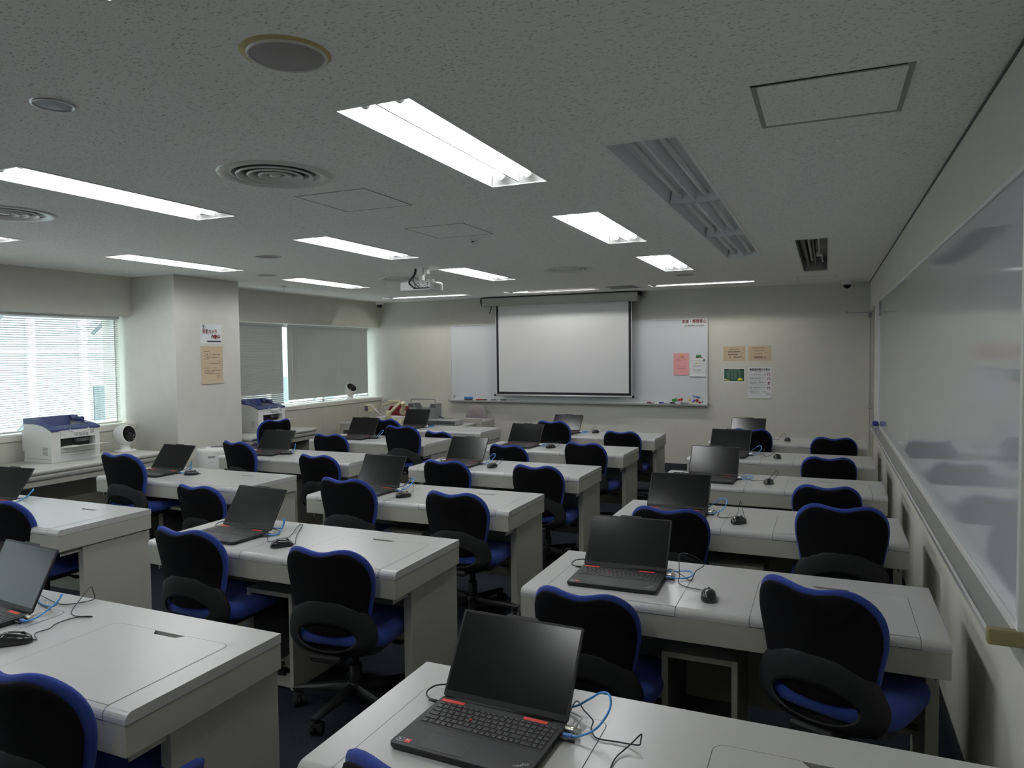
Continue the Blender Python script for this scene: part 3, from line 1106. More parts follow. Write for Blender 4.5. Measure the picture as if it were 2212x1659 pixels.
# papers on the front wall, door side
PY = YB - 0.0005
g = 'ink_brown'
sheet('upper beige wall notice with Japanese bullet lines, window-side of the pair', -1.292, -1.003, 1.511, 1.711, 'paper_beige', [(0.25, 0.74, 0.22, 0.007, 'ink_black'), (0.11, 0.15, 0.39, 0.008, 'ink_black'), (0.22, 0.78, 0.39, 0.010, 'ink_black'), (0.11, 0.15, 0.57, 0.008, 'ink_black'), (0.22, 0.66, 0.57, 0.010, 'ink_black'), (0.11, 0.15, 0.75, 0.008, 'ink_black'), (0.22, 0.84, 0.75, 0.010, 'ink_black')], y=PY, group='papers on the front wall', curl=False)
sheet('upper beige wall notice with English bullet lines, door-side of the pair', -0.967, -0.670, 1.510, 1.713, 'paper_beige', [(0.18, 0.78, 0.16, 0.007, g), (0.16, 0.19, 0.34, 0.008, g), (0.25, 0.70, 0.34, 0.007, g), (0.16, 0.19, 0.53, 0.008, g), (0.25, 0.63, 0.53, 0.007, g), (0.16, 0.19, 0.71, 0.008, 'ink_black'), (0.25, 0.72, 0.71, 0.008, 'ink_black'), (0.25, 0.76, 0.80, 0.008, 'ink_black')], y=PY, group='papers on the front wall', curl=False)
s = sheet('dark green timetable poster with a yellow oval on the front wall', -1.288, -1.006, 1.215, 1.413, 'paper_white', [], y=PY, group='papers on the front wall', curl=False)
bm = NB()
box(bm, -0.13, 0.13, -0.0024, -0.0014, -0.075, 0.088)
obj('green_field', bm, 'poster_green', s)
bm = NB()
for x0, x1, z0, z1 in ((-0.105, 0.105, 0.054, 0.0555), (-0.105, 0.105, -0.048, -0.0465), (-0.105, -0.1035, -0.048, 0.054), (0.1035, 0.105, -0.048, 0.054), (-0.055, -0.054, -0.048, 0.054), (-0.01, -0.009, -0.048, 0.054), (0.05, 0.051, -0.048, 0.054)):
    box(bm, x0, x1, -0.0030, -0.0023, z0, z1)
for k in range(6):
    z = 0.046 - k * 0.0165
    for x0, x1 in ((-0.095, -0.06), (-0.04, -0.018), (0.0, 0.035), (0.06, 0.085)):
        box(bm, x0, x1, -0.0030, -0.0023, z - 0.002, z + 0.002)
box(bm, -0.075, 0.075, -0.0030, -0.0023, 0.070, 0.077)
obj('table_lines', bm, 'chalk', s)
bm = NB()
M = Matrix.Rotation(radians(90), 4, 'X')
lathe(bm, [(0.034, 0.0026), (0.034, 0.0036), (0.001, 0.0036)], 24, Matrix.Translation((0.078, 0, -0.058)) @ Matrix.Diagonal((1, 1, 0.6, 1)) @ M)
lathe(bm, [(0.010, 0.0026), (0.010, 0.0034), (0.001, 0.0034)], 8, Matrix.Translation((-0.085, 0, -0.066)) @ M)
lathe(bm, [(0.008, 0.0026), (0.008, 0.0034), (0.001, 0.0034)], 8, Matrix.Translation((-0.066, 0, -0.066)) @ M)
obj('yellow_oval', bm, 'sun_yellow', s, fix=False)
bm = NB()
lathe(bm, [(0.0155, 0.0026), (0.0155, 0.0034), (0.001, 0.0034)], 16, Matrix.Translation((-0.112, 0, -0.060)) @ M)
obj('clock_face', bm, 'paper_beige', s, fix=False)
g = 'ink_grey'
ln = [(0.14, 0.9, 0.155, 0.006, 'ink_maroon')]
for zz, a, b_, mm in ((0.23, 0.05, 0.78, g), (0.275, 0.07, 0.76, 'ink_pale'), (0.335, 0.05, 0.8, g), (0.36, 0.05, 0.55, g), (0.40, 0.07, 0.76, 'ink_pale'), (0.43, 0.07, 0.55, 'ink_pale'), (0.475, 0.05, 0.68, g), (0.50, 0.10, 0.78, g), (0.53, 0.07, 0.4, g), (0.57, 0.08, 0.78, 'ink_pale'), (0.64, 0.05, 0.78, g), (0.665, 0.05, 0.5, g), (0.71, 0.07, 0.7, 'ink_pale'), (0.74, 0.07, 0.45, 'ink_pale'), (0.79, 0.05, 0.86, g), (0.83, 0.07, 0.6, 'ink_pale'), (0.945, 0.55, 0.97, g)):
    ln.append((a, b_, zz, 0.0055, mm))
s = sheet('large white rules sheet with small maroon pictures on the front wall', -0.967, -0.669, 1.007, 1.424, 'paper_white', ln, y=PY, group='papers on the front wall')
text_obj('lettering', '教室使用時の注意点', 0.036, s, (0.0, -0.003, 0.175), (pi / 2, 0, 0), 'ink_black', thick=0.0004, xs=0.80)
for k, zz in enumerate((0.108, 0.052, -0.005, -0.072)):
    bm = NB()
    box(bm, 0.098, 0.132, -0.0032, -0.0022, zz + 0.008, zz + 0.016)
    if k in (0, 1, 3):
        box(bm, 0.098, 0.104, -0.0032, -0.0022, zz - 0.014, zz + 0.008)
        box(bm, 0.126, 0.132, -0.0032, -0.0022, zz - 0.014, zz + 0.008)
    else:
        box(bm, 0.108, 0.122, -0.0032, -0.0022, zz - 0.006, zz + 0.008)
        box(bm, 0.100, 0.130, -0.0032, -0.0022, zz - 0.016, zz - 0.008)
    obj('small_picture', bm, 'ink_maroon', s)
bm = NB()
for x0, x1, z0, z1 in ((0.07, 0.135, -0.137, -0.135), (0.07, 0.135, -0.165, -0.163), (0.07, 0.072, -0.165, -0.135), (0.133, 0.135, -0.165, -0.135), (0.078, 0.125, -0.146, -0.143), (0.082, 0.12, -0.156, -0.153)):
    box(bm, x0, x1, -0.0032, -0.0022, z0, z1)
obj('stamp_box', bm, 'ink_grey', s)

# papers on the column (facing +x)
CX = -6.204
n = thing('notice', 'white security notice with red Japanese lettering on the column', 'notice', (CX, 5.962, 1.894), radians(90))
bm = NB()
quad(bm, [(-0.154, -0.001, -0.106), (0.154, -0.001, -0.106), (0.154, -0.001, 0.106), (-0.154, -0.001, 0.106)])
obj('sheet', bm, 'paper_white', n)
text_obj('lettering', '防犯カメラ', 0.052, n, (-0.022, -0.003, 0.022), (pi / 2, 0, 0), 'ink_red', thick=0.0012, xs=0.78)
text_obj('lettering', '作動中', 0.052, n, (0.060, -0.003, -0.036), (pi / 2, 0, 0), 'ink_red', thick=0.0012, xs=0.86)
bm = NB()
box(bm, -0.062, 0.135, -0.0028, -0.0016, -0.090, -0.075)
obj('footer_bar', bm, 'ink_black', n)
bm = NB()
tube(bm, [(-0.108 + 0.022 * cos(a * pi / 12), -0.0026, 0.076 + 0.022 * sin(a * pi / 12)) for a in range(25)], 0.0016, 6, spline=False)
box(bm, -0.111, -0.105, -0.0032, -0.0022, 0.060, 0.086)
box(bm, -0.114, -0.102, -0.0032, -0.0022, 0.082, 0.090)
obj('emblem', bm, 'ink_black', n)
g = 'ink_brown'
s = sheet('tall beige printed notice on the column below the white security notice', -0.156, 0.156, -0.206, 0.206, 'paper_beige', [(0.14, 0.36, 0.14, 0.006, g), (0.18, 0.86, 0.22, 0.008, g), (0.14, 0.37, 0.26, 0.004, g), (0.18, 0.84, 0.30, 0.006, g), (0.14, 0.38, 0.34, 0.006, g), (0.72, 0.88, 0.41, 0.004, g), (0.3, 0.88, 0.455, 0.006, g), (0.14, 0.72, 0.58, 0.005, g), (0.18, 0.9, 0.65, 0.006, g), (0.14, 0.62, 0.69, 0.006, g), (0.18, 0.86, 0.73, 0.006, g), (0.68, 0.88, 0.80, 0.006, g), (0.67, 0.88, 0.84, 0.006, g)], y=0)
s.location = (CX, 5.962, 1.552)
s.rotation_euler = (0, 0, radians(90))

# ------------------------------------------------------------------ long whiteboard on the right wall
t = thing('whiteboard', 'very long glossy whiteboard along the right-hand wall, reflecting the chairs', 'whiteboard', (XR, 5.145, 0))
bm = NB()
box(bm, -0.017, -0.001, -2.855, 2.855, 0.90, 2.12)
obj('board_surface', bm, 'board_gloss', t)
bm = NB()
box(bm, -0.024, -0.001, -2.875, 2.875, 2.118, 2.136, 0.003)
box(bm, -0.026, -0.001, -2.88, -2.853, 0.88, 2.136, 0.003)
box(bm, -0.026, -0.001, 2.853, 2.88, 0.88, 2.136, 0.003)
box(bm, -0.024, -0.001, -2.875, 2.875, 0.885, 0.905, 0.003)
obj('frame', bm, 'alu_light', t)
bm = NB()
prism(bm, [(-0.001, 0.893), (-0.024, 0.893), (-0.030, 0.884), (-0.078, 0.872), (-0.084, 0.880), (-0.089, 0.872), (-0.089, 0.856), (-0.080, 0.852), (-0.001, 0.86)], 'y', -2.855, 2.855)
obj('pen_tray', bm, 'aluminium', t)
bm = NB()
box(bm, -0.094, -0.001, -2.887, -2.855, 0.852, 0.895, 0.005)
obj('end_cap', bm, 'beige_cap', t)
bm = NB()
box(bm, -0.094, -0.001, 2.855, 2.887, 0.848, 0.900, 0.005)
obj('end_cap', bm, 'alu_dull', t)
bm = NB()
box(bm, -0.03, -0.017, 2.79, 2.853, 1.98, 2.118, 0.002)
obj('corner_bracket', bm, 'alu_dull', t)
t = thing('board_eraser', 'navy blue eraser at the far end of the right-wall whiteboard tray', 'board eraser', (XR - 0.052, 7.90, 0.882))
bm = NB()
box(bm, -0.024, 0.024, -0.055, 0.055, 0.014, 0.058, 0.008, seg=3)
obj('body', bm, 'eraser_navy', t)
bm = NB()
box(bm, -0.022, 0.022, -0.053, 0.053, 0.0, 0.015, 0.002)
obj('felt', bm, 'cable_white', t)
# ------------------------------------------------------------------ desks
# near-edge right corner (x, y) of every desk, fitted to one regular grid
DESK = {'M1': (-1.703, 1.305), 'M2': (-1.713, 2.631), 'M3': (-1.735, 3.901), 'M4': (-1.711, 5.169), 'M5': (-1.705, 6.445), 'M6': (-1.696, 7.728),
        'L2': (-3.862, 2.590), 'L3': (-3.840, 3.915), 'L4': (-3.812, 5.155), 'L5': (-3.840, 6.500), 'L6': (-3.797, 7.738),
        'R1': (0.381, 1.298), 'R2': (0.378, 2.647), 'R3': (0.374, 3.925), 'R4': (0.369, 5.166), 'R5': (0.370, 6.482), 'R6': (0.373, 7.752)}
DW, DD = 1.506, 0.599
ORD = {'1': 'sixth', '2': 'fifth', '3': 'fourth', '4': 'third', '5': 'second', '6': 'first'}
CNAME = {'L': 'window column', 'M': 'middle column', 'R': 'right-wall column'}


def where(k):
    return '%s, %s row from the screen' % (CNAME[k[0]], ORD[k[1]])


def build_desk():
    t = thing('desk', 'x', 'desk')
    hx, hy = DW / 2, DD / 2
    zt, zb = 0.70, 0.668
    r = 0.024
    # top with softened front edge and two small finger slots
    bm = NB()
    prof = []
    for k in range(7):
        a = pi + k / 6 * (-pi / 2)
        prof.append((-hy + r + r * cos(a), zt - r + r * sin(a)))
    prof = [(-hy, zb)] + prof
    yf = prof[-1][0]
    slots = [(0.325, 0.470), (-0.467, -0.322)]
    rects_ = [(a, b, 0.130, 0.158) for a, b in slots]
    sheet_with_holes(bm, -hx, hx, yf, hy, zt, rects_, [], 0, down=False)
    for (ya, za), (yb, zb_) in zip(prof[:-1], prof[1:]):
        f = quad(bm, [(-hx, ya, za), (hx, ya, za), (hx, yb, zb_), (-hx, yb, zb_)])
        f.smooth = True
    for s in (-1, 1):
        f = bm.faces.new([bm.verts.new((s * hx, p[0], p[1])) for p in (prof + [(hy, zt), (hy, zb)])][::s])
    quad(bm, [(hx, hy, zb), (-hx, hy, zb), (-hx, hy, zt), (hx, hy, zt)])
    quad(bm, [(-hx, -hy, zb), (-hx, hy, zb), (hx, hy, zb), (hx, -hy, zb)])
    for a, b, c, d in rects_:
        for q in ([(a, c, zt), (b, c, zt), (b, c, zt - 0.022), (a, c, zt - 0.022)], [(b, d, zt), (a, d, zt), (a, d, zt - 0.022), (b, d, zt - 0.022)], [(a, d, zt), (a, c, zt), (a, c, zt - 0.022), (a, d, zt - 0.022)], [(b, c, zt), (b, d, zt), (b, d, zt - 0.022), (b, c, zt - 0.022)], [(a, c, zt - 0.022), (b, c, zt - 0.022), (b, d, zt - 0.022), (a, d, zt - 0.022)]):
            quad(bm, q, 1)
    obj('desktop', bm, ['desk_top', 'desk_slot'], t, fix=False)
    # two hinged lids, each a plate with its seam
    for (x0, x1), (a, b) in zip(((0.131, 0.664), (-0.663, -0.134)), slots):
        bm = NB()

        def outline(g):
            X0, X1, Y0, Y1 = x0 - g, x1 + g, -hy + 0.020, 0.158 + g
            rr = 0.030 + g
            out = [(X0, Y0), (X1, Y0)]
            for k in range(7):
                q = k / 6 * pi / 2
                out.append((X1 - rr + rr * cos(q), Y1 - rr + rr * sin(q)))
            # notch for the fingers
            if g == 0:
                out += [(b + 0.0, Y1), (b - 0.022, Y1 - 0.027), (a + 0.022, Y1 - 0.027), (a, Y1)]
            for k in range(7):
                q = pi / 2 + k / 6 * pi / 2
                out.append((X0 + rr + rr * cos(q), Y1 - rr + rr * sin(q)))
            return out
        o0, o1 = outline(0), outline(0.0021)
        f = bm.faces.new([bm.verts.new((p[0], p[1], zt + 0.0008)) for p in o0])
        f.material_index = 0
        # seam: dark strips around the sides and back
        strip_out, strip_in = [p for p in o1[1:]] + [o1[0]], None
        inn = [p for p in outline(0.0)]
        nn = [q for q in range(len(inn)) if not (9 <= q <= 12)]
        inn = [inn[q] for q in nn]
        oo = o1
        for i in range(1, len(oo)):
            j = (i + 1) % len(oo)
            # leave the slot span open
            pts = [(oo[i][0], oo[i][1], zt + 0.0005), (oo[j][0], oo[j][1], zt + 0.0005), (inn[j][0], inn[j][1], zt + 0.0005), (inn[i][0], inn[i][1], zt + 0.0005)]
            if abs(oo[i][1] - oo[j][1]) < 1e-6 and oo[i][1] > 0.1 and abs(oo[i][0] - oo[j][0]) > 0.2:
                y1_, y0_ = oo[i][1], inn[i][1]
                for xa, xb in ((b, oo[i][0]), (oo[j][0], a)):
                    quad(bm, [(xb, y1_, zt + 0.0005), (xa, y1_, zt + 0.0005), (xa, y0_, zt + 0.0005), (xb, y0_, zt + 0.0005)], 1)
                continue
            quad(bm, pts, 1)
        # seam running down over the rounded front, and along the underside
        for xs in (x0 - 0.0011, x1 + 0.0011):
            P = [(p[0] - 0.0006 * (1 if k < 4 else 0.3), p[1] + 0.0006 * (0 if k < 3 else 1)) for k, p in enumerate(prof)]
            for (ya, za), (yb, zb_) in zip(P[:-1], P[1:]):
                quad(bm, [(xs - 0.0011, ya, za), (xs + 0.0011, ya, za), (xs + 0.0011, yb, zb_), (xs - 0.0011, yb, zb_)], 1)
        box(bm, x0 - 0.002, x1 + 0.002, -hy - 0.0006, -hy + 0.004, zb - 0.0012, zb + 0.0010, mi=1)
        obj('lid', bm, ['desk_top', 'desk_seam'], t, fix=False)
    bm = NB()
    box(bm, -hx + 0.001, hx - 0.001, -hy + 0.001, hy - 0.001, 0.578, zb - 0.0012, 0.0015)
    obj('apron', bm, 'desk_body', t)
    for s in (-1, 1):
        bm = NB()
        x = s * (hx - 0.036)
        box(bm, x - 0.003, x + 0.003, -hy + 0.035, -0.135, 0.545, 0.5785)
        box(bm, x - 0.021, x + 0.021, -0.145, hy - 0.004, 0.03, 0.5785, 0.002)
        obj('end_panel', bm, 'desk_body', t)
        bm = NB()
        box(bm, x - 0.023, x + 0.023, -0.20, hy - 0.004, 0.0, 0.032, 0.003)
        obj('foot', bm, 'desk_body', t)
    bm = NB()
    box(bm, -hx + 0.053, hx - 0.053, 0.215, 0.235, 0.135, 0.578)
    obj('modesty_panel', bm, 'desk_body', t)
    return t


desk0 = build_desk()
index_children()
for i, k in enumerate(DESK):
    x, y = DESK[k]
    loc = (x - DW / 2, y + DD / 2, 0)
    lb = 'pale grey two-seat desk with flush lids, ' + where(k)
    if i == 0:
        desk0.location = loc
        desk0['label'] = lb
        desk0['group'] = 'two-seat computer desks'
    else:
        dup(desk0, loc, 0, lb, 'two-seat computer desks')

# open computer racks under the desks
rk = thing('computer_rack', 'x', 'computer rack', group='open racks under the desks')
bm = NB()
w, h, d, tk = 0.143, 0.482, 0.42, 0.022
box(bm, -w, -w + tk, 0, d, 0.0, h, 0.002)
obj('side_panel', bm, 'desk_body', rk)
bm = NB()
box(bm, w - tk, w, 0, d, 0.0, h, 0.002)
obj('side_panel', bm, 'desk_body', rk)
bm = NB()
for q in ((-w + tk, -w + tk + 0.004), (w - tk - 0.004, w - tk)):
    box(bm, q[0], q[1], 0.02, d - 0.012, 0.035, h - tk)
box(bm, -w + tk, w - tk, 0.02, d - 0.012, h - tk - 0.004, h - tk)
obj('inner_shade', bm, 'grey_dark', rk)  # dark sheets added to stand in for the shade inside the rack
bm = NB()
box(bm, -w + tk, w - tk, 0.0, d, h - tk, h, 0.001)
obj('top_panel', bm, 'desk_body', rk)
bm = NB()
box(bm, -w + tk, w - tk, 0.0, d, 0.012, 0.012 + tk, 0.001)
obj('bottom_panel', bm, 'desk_body', rk)
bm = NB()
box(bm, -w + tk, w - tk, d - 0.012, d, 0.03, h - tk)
obj('back_panel', bm, 'grey_dark', rk)  # rack back coloured dark for the shade inside
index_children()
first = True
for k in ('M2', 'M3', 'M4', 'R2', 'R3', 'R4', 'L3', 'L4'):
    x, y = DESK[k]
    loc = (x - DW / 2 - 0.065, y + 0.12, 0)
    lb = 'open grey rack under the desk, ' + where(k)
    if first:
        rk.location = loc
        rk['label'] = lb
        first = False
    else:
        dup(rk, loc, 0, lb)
# ------------------------------------------------------------------ office chairs
def back_raw(th):
    hw, hh, zc = 0.214, 0.205, 0.665
    n = 3.1
    c, s = cos(th), sin(th)
    x = hw * math.copysign(abs(c) ** (2 / n), c)
    z = hh * math.copysign(abs(s) ** (2 / n), s)
    v = z / hh
    x *= 1.0 + 0.02 * v - 0.075 * math.exp(-((v + 0.42) / 0.42) ** 2)
    if s > 0:
        z += -0.030 * (cos(pi * min(1.0, abs(x) / 0.150)) * 0.5 + 0.5) * max(0.0, v) ** 2
    return x, zc + z


def even(fn, n=64, dense=1440):
    """outline resampled to equal steps of arc length"""
    P = [fn(2 * pi * i / dense) for i in range(dense)]
    acc = [0.0]
    for i in range(dense):
        a, b = P[i], P[(i + 1) % dense]
        acc.append(acc[-1] + hypot(b[0] - a[0], b[1] - a[1]))
    out, k = [], 0
    for i in range(n):
        t = acc[-1] * i / n
        while acc[k + 1] < t:
            k += 1
        out.append(P[k])
    return out


BACK = even(back_raw)


def back_shape(i):
    return BACK[i]


def back_y(x, z):
    """depth of the backrest surface"""
    t = (z - 0.46) / 0.41
    y = -0.228 - 0.072 * t + 0.028 * sin(pi * max(0, min(1, t))) * 0.9
    return y + 1.30 * x * x


def pillow_mesh(bm, outline, ysurf, tf, tb, n=64, rs=(0.0, 0.3, 0.6, 0.8, 0.9, 0.955, 0.985, 1.0), ctr=(0, 0.655), power=7, mi=0):
    """closed cushion between a front and a back surface, rounded at the rim"""
    pts = outline if isinstance(outline, list) else [outline(2 * pi * i / n) for i in range(n)]
    n = len(pts)
    layers = []
    order = [(r, 1) for r in rs] + [(r, -1) for r in rs[::-1][1:]]
    for r, s in order:
        th = (max(0.0, 1 - r ** power)) ** 0.5
        th = tf * th if s > 0 else -tb * th
        if r == 0:
            x, z = ctr
            layers.append([bm.verts.new((x, ysurf(x, z) + th, z))])
        else:
            L = []
            for px, pz in pts:
                x, z = ctr[0] + (px - ctr[0]) * r, ctr[1] + (pz - ctr[1]) * r
                L.append(bm.verts.new((x, ysurf(x, z) + th, z)))
            layers.append(L)
    for a, b in zip(layers[:-1], layers[1:]):
        for i in range(n):
            j = (i + 1) % n
            if len(a) == 1:
                f = bm.faces.new((a[0], b[i], b[j]))
            elif len(b) == 1:
                f = bm.faces.new((a[i], b[0], a[j]))
            else:
                f = bm.faces.new((a[i], b[i], b[j], a[j]))
            f.smooth = True
            f.material_index = mi


def build_chair():
    t = thing('office_chair', 'x', 'office chair')
    # blue front cushion, wrapping round the edge
    bm = NB()
    pillow_mesh(bm, BACK, lambda x, z: back_y(x, z) + 0.004, 0.034, 0.020)
    obj('backrest', bm, 'blue_fabric', t)
    # black rear cover, set a little inside the rim
    bm = NB()
    cov = []
    for x, z in BACK:
        zc = 0.655
        cov.append((x * 0.962, zc + (z - zc) * (0.945 if z > zc else 0.99) - (0.004 if z > zc else 0.0)))
    pillow_mesh(bm, cov, lambda x, z: back_y(x, z) - 0.018, 0.010, 0.012, ctr=(0, 0.65), power=10)
    obj('rear_cover', bm, 'black_mesh', t)
    # lower shell with the oval opening, running on from the back in one curve
    bm = NB()
    n = 72

    half = [(0.0, 0.632), (0.075, 0.624), (0.140, 0.596), (0.186, 0.558), (0.205, 0.520), (0.219, 0.478), (0.216, 0.432), (0.190, 0.392), (0.150, 0.366), (0.075, 0.352), (0.0, 0.349)]
    loop = half + [(-x, z) for x, z in half[::-1][1:-1]]
    sp = catmull([(x, 0, z) for x, z in loop + loop[:1]], 24)[:-1]
    dense = [(p.x, p.z) for p in sp]
    CZ = 0.458

    def shell_out(th):
        best = min(dense, key=lambda p: abs((math.atan2(p[1] - CZ, p[0]) - th + pi) % (2 * pi) - pi))
        return best

    def shell_in(th):
        c, s = cos(th), sin(th)
        r = 1.0 / math.sqrt((c / 0.142) ** 2 + (s / 0.060) ** 2)
        return r * c, CZ + r * s

    def shell_y(x, z, f_):
        off = -0.0255 - 0.0120 * min(1.0, f_ * 2.5) ** 0.7
        if z > 0.46:
            y = back_y(0, z)
        else:
            y = back_y(0, 0.46) - 0.006 * (0.46 - z) / 0.05 + 9.0 * max(0.0, 0.44 - z) ** 2
        return y + off + 1.30 * x * x
    so = [shell_out(2 * pi * i / n) for i in range(n)]
    si = [shell_in(2 * pi * i / n) for i in range(n)]
    L = []
    K = 6
    for q in range(K + 1):
        f_ = q / K
        L.append([])
        for a, b in zip(so, si):
            x, z = a[0] + (b[0] - a[0]) * f_, a[1] + (b[1] - a[1]) * f_
            L[-1].append((x, shell_y(x, z, f_), z))
    rings = L + [[(x, y + 0.009, z) for x, y, z in r] for r in L[::-1]]
    vr = ring_loft(bm, rings, 0, False, False)
    for i in range(n):
        j = (i + 1) % n
        f = bm.faces.new((vr[-1][i], vr[-1][j], vr[0][j], vr[0][i]))
        f.smooth = True
    obj('back_shell', bm, 'shell_plastic', t)
    # seat cushion
    bm = NB()
    n = 48
    pts = []
    for i in range(n):
        a = 2 * pi * i / n
        c, s = cos(a), sin(a)
        pts.append((0.235 * math.copysign(abs(c) ** 0.55, c), 0.010 + 0.240 * math.copysign(abs(s) ** 0.55, s)))
    layers = []
    for r, z in ((0.0, 0.462), (0.45, 0.462), (0.75, 0.464), (0.90, 0.460), (0.97, 0.450), (1.0, 0.432), (0.99, 0.405), (0.95, 0.392), (0.5, 0.39), (0.0, 0.39)):
        if r == 0:
            layers.append([bm.verts.new((0, 0.015, z))])
        else:
            layers.append([bm.verts.new((x * r, 0.015 + (y - 0.015) * r, z - 0.022 * max(0, (y * r - 0.13) / 0.11) ** 2 + 0.020 * max(0, (-y * r - 0.12) / 0.11))) for x, y in pts])
    for a, b in zip(layers[:-1], layers[1:]):
        for i in range(n):
            j = (i + 1) % n
            if len(a) == 1:
                f = bm.faces.new((a[0], b[j], b[i]))
            elif len(b) == 1:
                f = bm.faces.new((a[i], a[j], b[0]))
            else:
                f = bm.faces.new((a[i], a[j], b[j], b[i]))
            f.smooth = True
    obj('seat', bm, 'blue_fabric', t)
    bm = NB()
    prism(bm, rrect(-0.20, 0.20, -0.19, 0.20, 0.06), 'z', 0.370, 0.394)
    box(bm, -0.085, 0.085, -0.10, 0.10, 0.325, 0.372, 0.008)
    box(bm, -0.075, 0.075, -0.262, -0.05, 0.345, 0.378, 0.010)
    cyl(bm, (0.08, 0.04, 0.352), (0.20, 0.045, 0.345), 0.007, n=8)
    box(bm, 0.185, 0.225, 0.03, 0.06, 0.339, 0.351, 0.003)
    obj('seat_mechanism', bm, 'black_plastic', t)
    bm = NB()
    cyl(bm, (0, 0, 0.085), (0, 0, 0.24), 0.028, n=16)
    cyl(bm, (0, 0, 0.22), (0, 0, 0.345), 0.018, n=16)
    obj('gas_column', bm, 'black_plastic', t)
    b = None
    bm = NB()
    lathe(bm, [(0.0005, 0.128), (0.034, 0.126), (0.045, 0.112), (0.046, 0.072), (0.001, 0.070)], 20)
    for k in range(5):
        a = radians(90 + 72 * k)
        M = Matrix.Rotation(a, 4, 'Z')
        secs = []
        for x, hw_, z0, z1 in ((0.03, 0.027, 0.076, 0.120), (0.12, 0.024, 0.080, 0.112), (0.22, 0.021, 0.078, 0.100), (0.285, 0.019, 0.073, 0.092), (0.305, 0.014, 0.074, 0.088)):
            secs.append([M @ Vector(p) for p in ((x, -hw_, z0), (x, hw_, z0), (x, hw_, z0 + (z1 - z0) * 0.6), (x, hw_ * 0.55, z1), (x, -hw_ * 0.55, z1), (x, -hw_, z0 + (z1 - z0) * 0.6))])
        ring_loft(bm, secs)
    base = obj('star_base', bm, 'black_plastic', t, auto=40)
    for k in range(5):
        a = radians(90 + 72 * k)
        M = Matrix.Translation((0.285 * cos(a), 0.285 * sin(a), 0)) @ Matrix.Rotation(a + 0.9 + k * 1.3, 4, 'Z')
        bm = NB()
        for s in (-1, 1):
            cyl(bm, M @ Vector((0.016, s * 0.009, 0.028)), M @ Vector((0.016, s * 0.026, 0.028)), 0.0278, n=18)
        box(bm, -0.012, 0.026, -0.024, 0.024, 0.036, 0.060, 0.008, M=M)
        cyl(bm, M @ Vector((0, 0, 0.05)), M @ Vector((0, 0, 0.078)), 0.008, n=8)
        obj('caster', bm, 'black_plastic', t, auto=40)
    return t


# key: desk, seat end; then hub x, y, turn (degrees), height of the back's humps, turn of the star base
CH = [
    ('M1', 'r'), ('R1', 'l'), ('L2', 'r'),
]
CHAIRS = {
    'M2l': (-2.810, 2.740, 0, 0.850),
    'M2r': (-2.009, 2.740, 6, 0.836),
    'M3l': (-2.827, 4.013, 0, 0.879),
    'L3r': (-4.095, 4.005, 0, 0.755),
    'L3l': (-4.903, 4.027, 0, 0.941),
    'L4l': (-4.919, 5.259, -9, 0.885),
    'L4r': (-4.054, 5.266, 0, 0.804),
    'L5l': (-4.985, 6.606, 6, 0.807),
    'L5r': (-4.046, 6.607, 0, 0.925),
    'L6l': (-5.033, 7.848, -5, 0.860),
    'L6r': (-4.153, 7.637, -10, 0.755),
    'EX': (-6.089, 6.628, 72, 0.925),
    'M3r': (-2.035, 4.011, 0, 0.845),
    'M4l': (-2.797, 5.281, 0, 0.817),
    'M4r': (-2.009, 5.278, 0, 0.818),
    'M5l': (-2.798, 6.550, -5, 0.787),
    'M5r': (-2.021, 6.554, -5, 0.837),
    'M6l': (-2.811, 7.840, -5, 0.898),
    'M6r': (-2.032, 7.841, 0, 0.808),
    'R2l': (-0.810, 2.756, -4, 0.791),
    'R3l': (-0.764, 4.036, 0, 0.844),
    'R2r': (0.067, 2.730, -24, 0.913),
    'R3r': (0.072, 4.033, 0, 0.919),
    'R4r': (0.006, 5.275, 0, 0.794),
    'R5r': (0.021, 6.593, 0, 0.798),
    'R6r': (0.070, 7.865, 0, 0.817),
    'R6l': (-0.704, 7.860, 0, 0.875),
    'M1r': (-1.940, 1.420, 0, 0.868),
    'R1l': (-0.715, 1.430, -4, 0.868),
    'L2r': (-4.290, 2.800, 0, 0.868),
}
chair0 = build_chair()
index_children()
UPPER = ('backrest', 'rear_cover', 'back_shell', 'seat', 'seat_mechanism')
SEATN = {('L', 'l'): 'window-end seat', ('L', 'r'): 'door-end seat', ('M', 'l'): 'window-end seat', ('M', 'r'): 'door-end seat', ('R', 'l'): 'window-end seat', ('R', 'r'): 'wall-end seat'}
STARS = {}
for i, (k, (x, y, rz, top)) in enumerate(CHAIRS.items()):
    if k == 'EX':
        lb = 'blue office chair turned toward the printer table, behind the window column desks'
    else:
        lb = 'blue office chair, %s, %s' % (SEATN[(k[0], k[2])], where(k))
    if i == 0:
        c = chair0
        c.location = (x, y, 0)
        c.rotation_euler = (0, 0, radians(rz))
        c['label'] = lb
        c['group'] = 'blue office chairs at the desks'
    else:
        c = dup(chair0, (x, y, 0), radians(rz), lb, 'blue office chairs at the desks')
    dz = top - 0.868
    for ch in ALL_CHILDREN[c.name]:
        st = ch.name.split('.')[0]
        if st in UPPER:
            ch.location = (0, 0, dz)
        elif st == 'gas_column':
            ch.location = (0, 0, min(0.03, dz))
        elif st in ('star_base', 'caster'):
            ch.rotation_euler = (0, 0, STARS.get(k, radians((i * 29) % 72)))
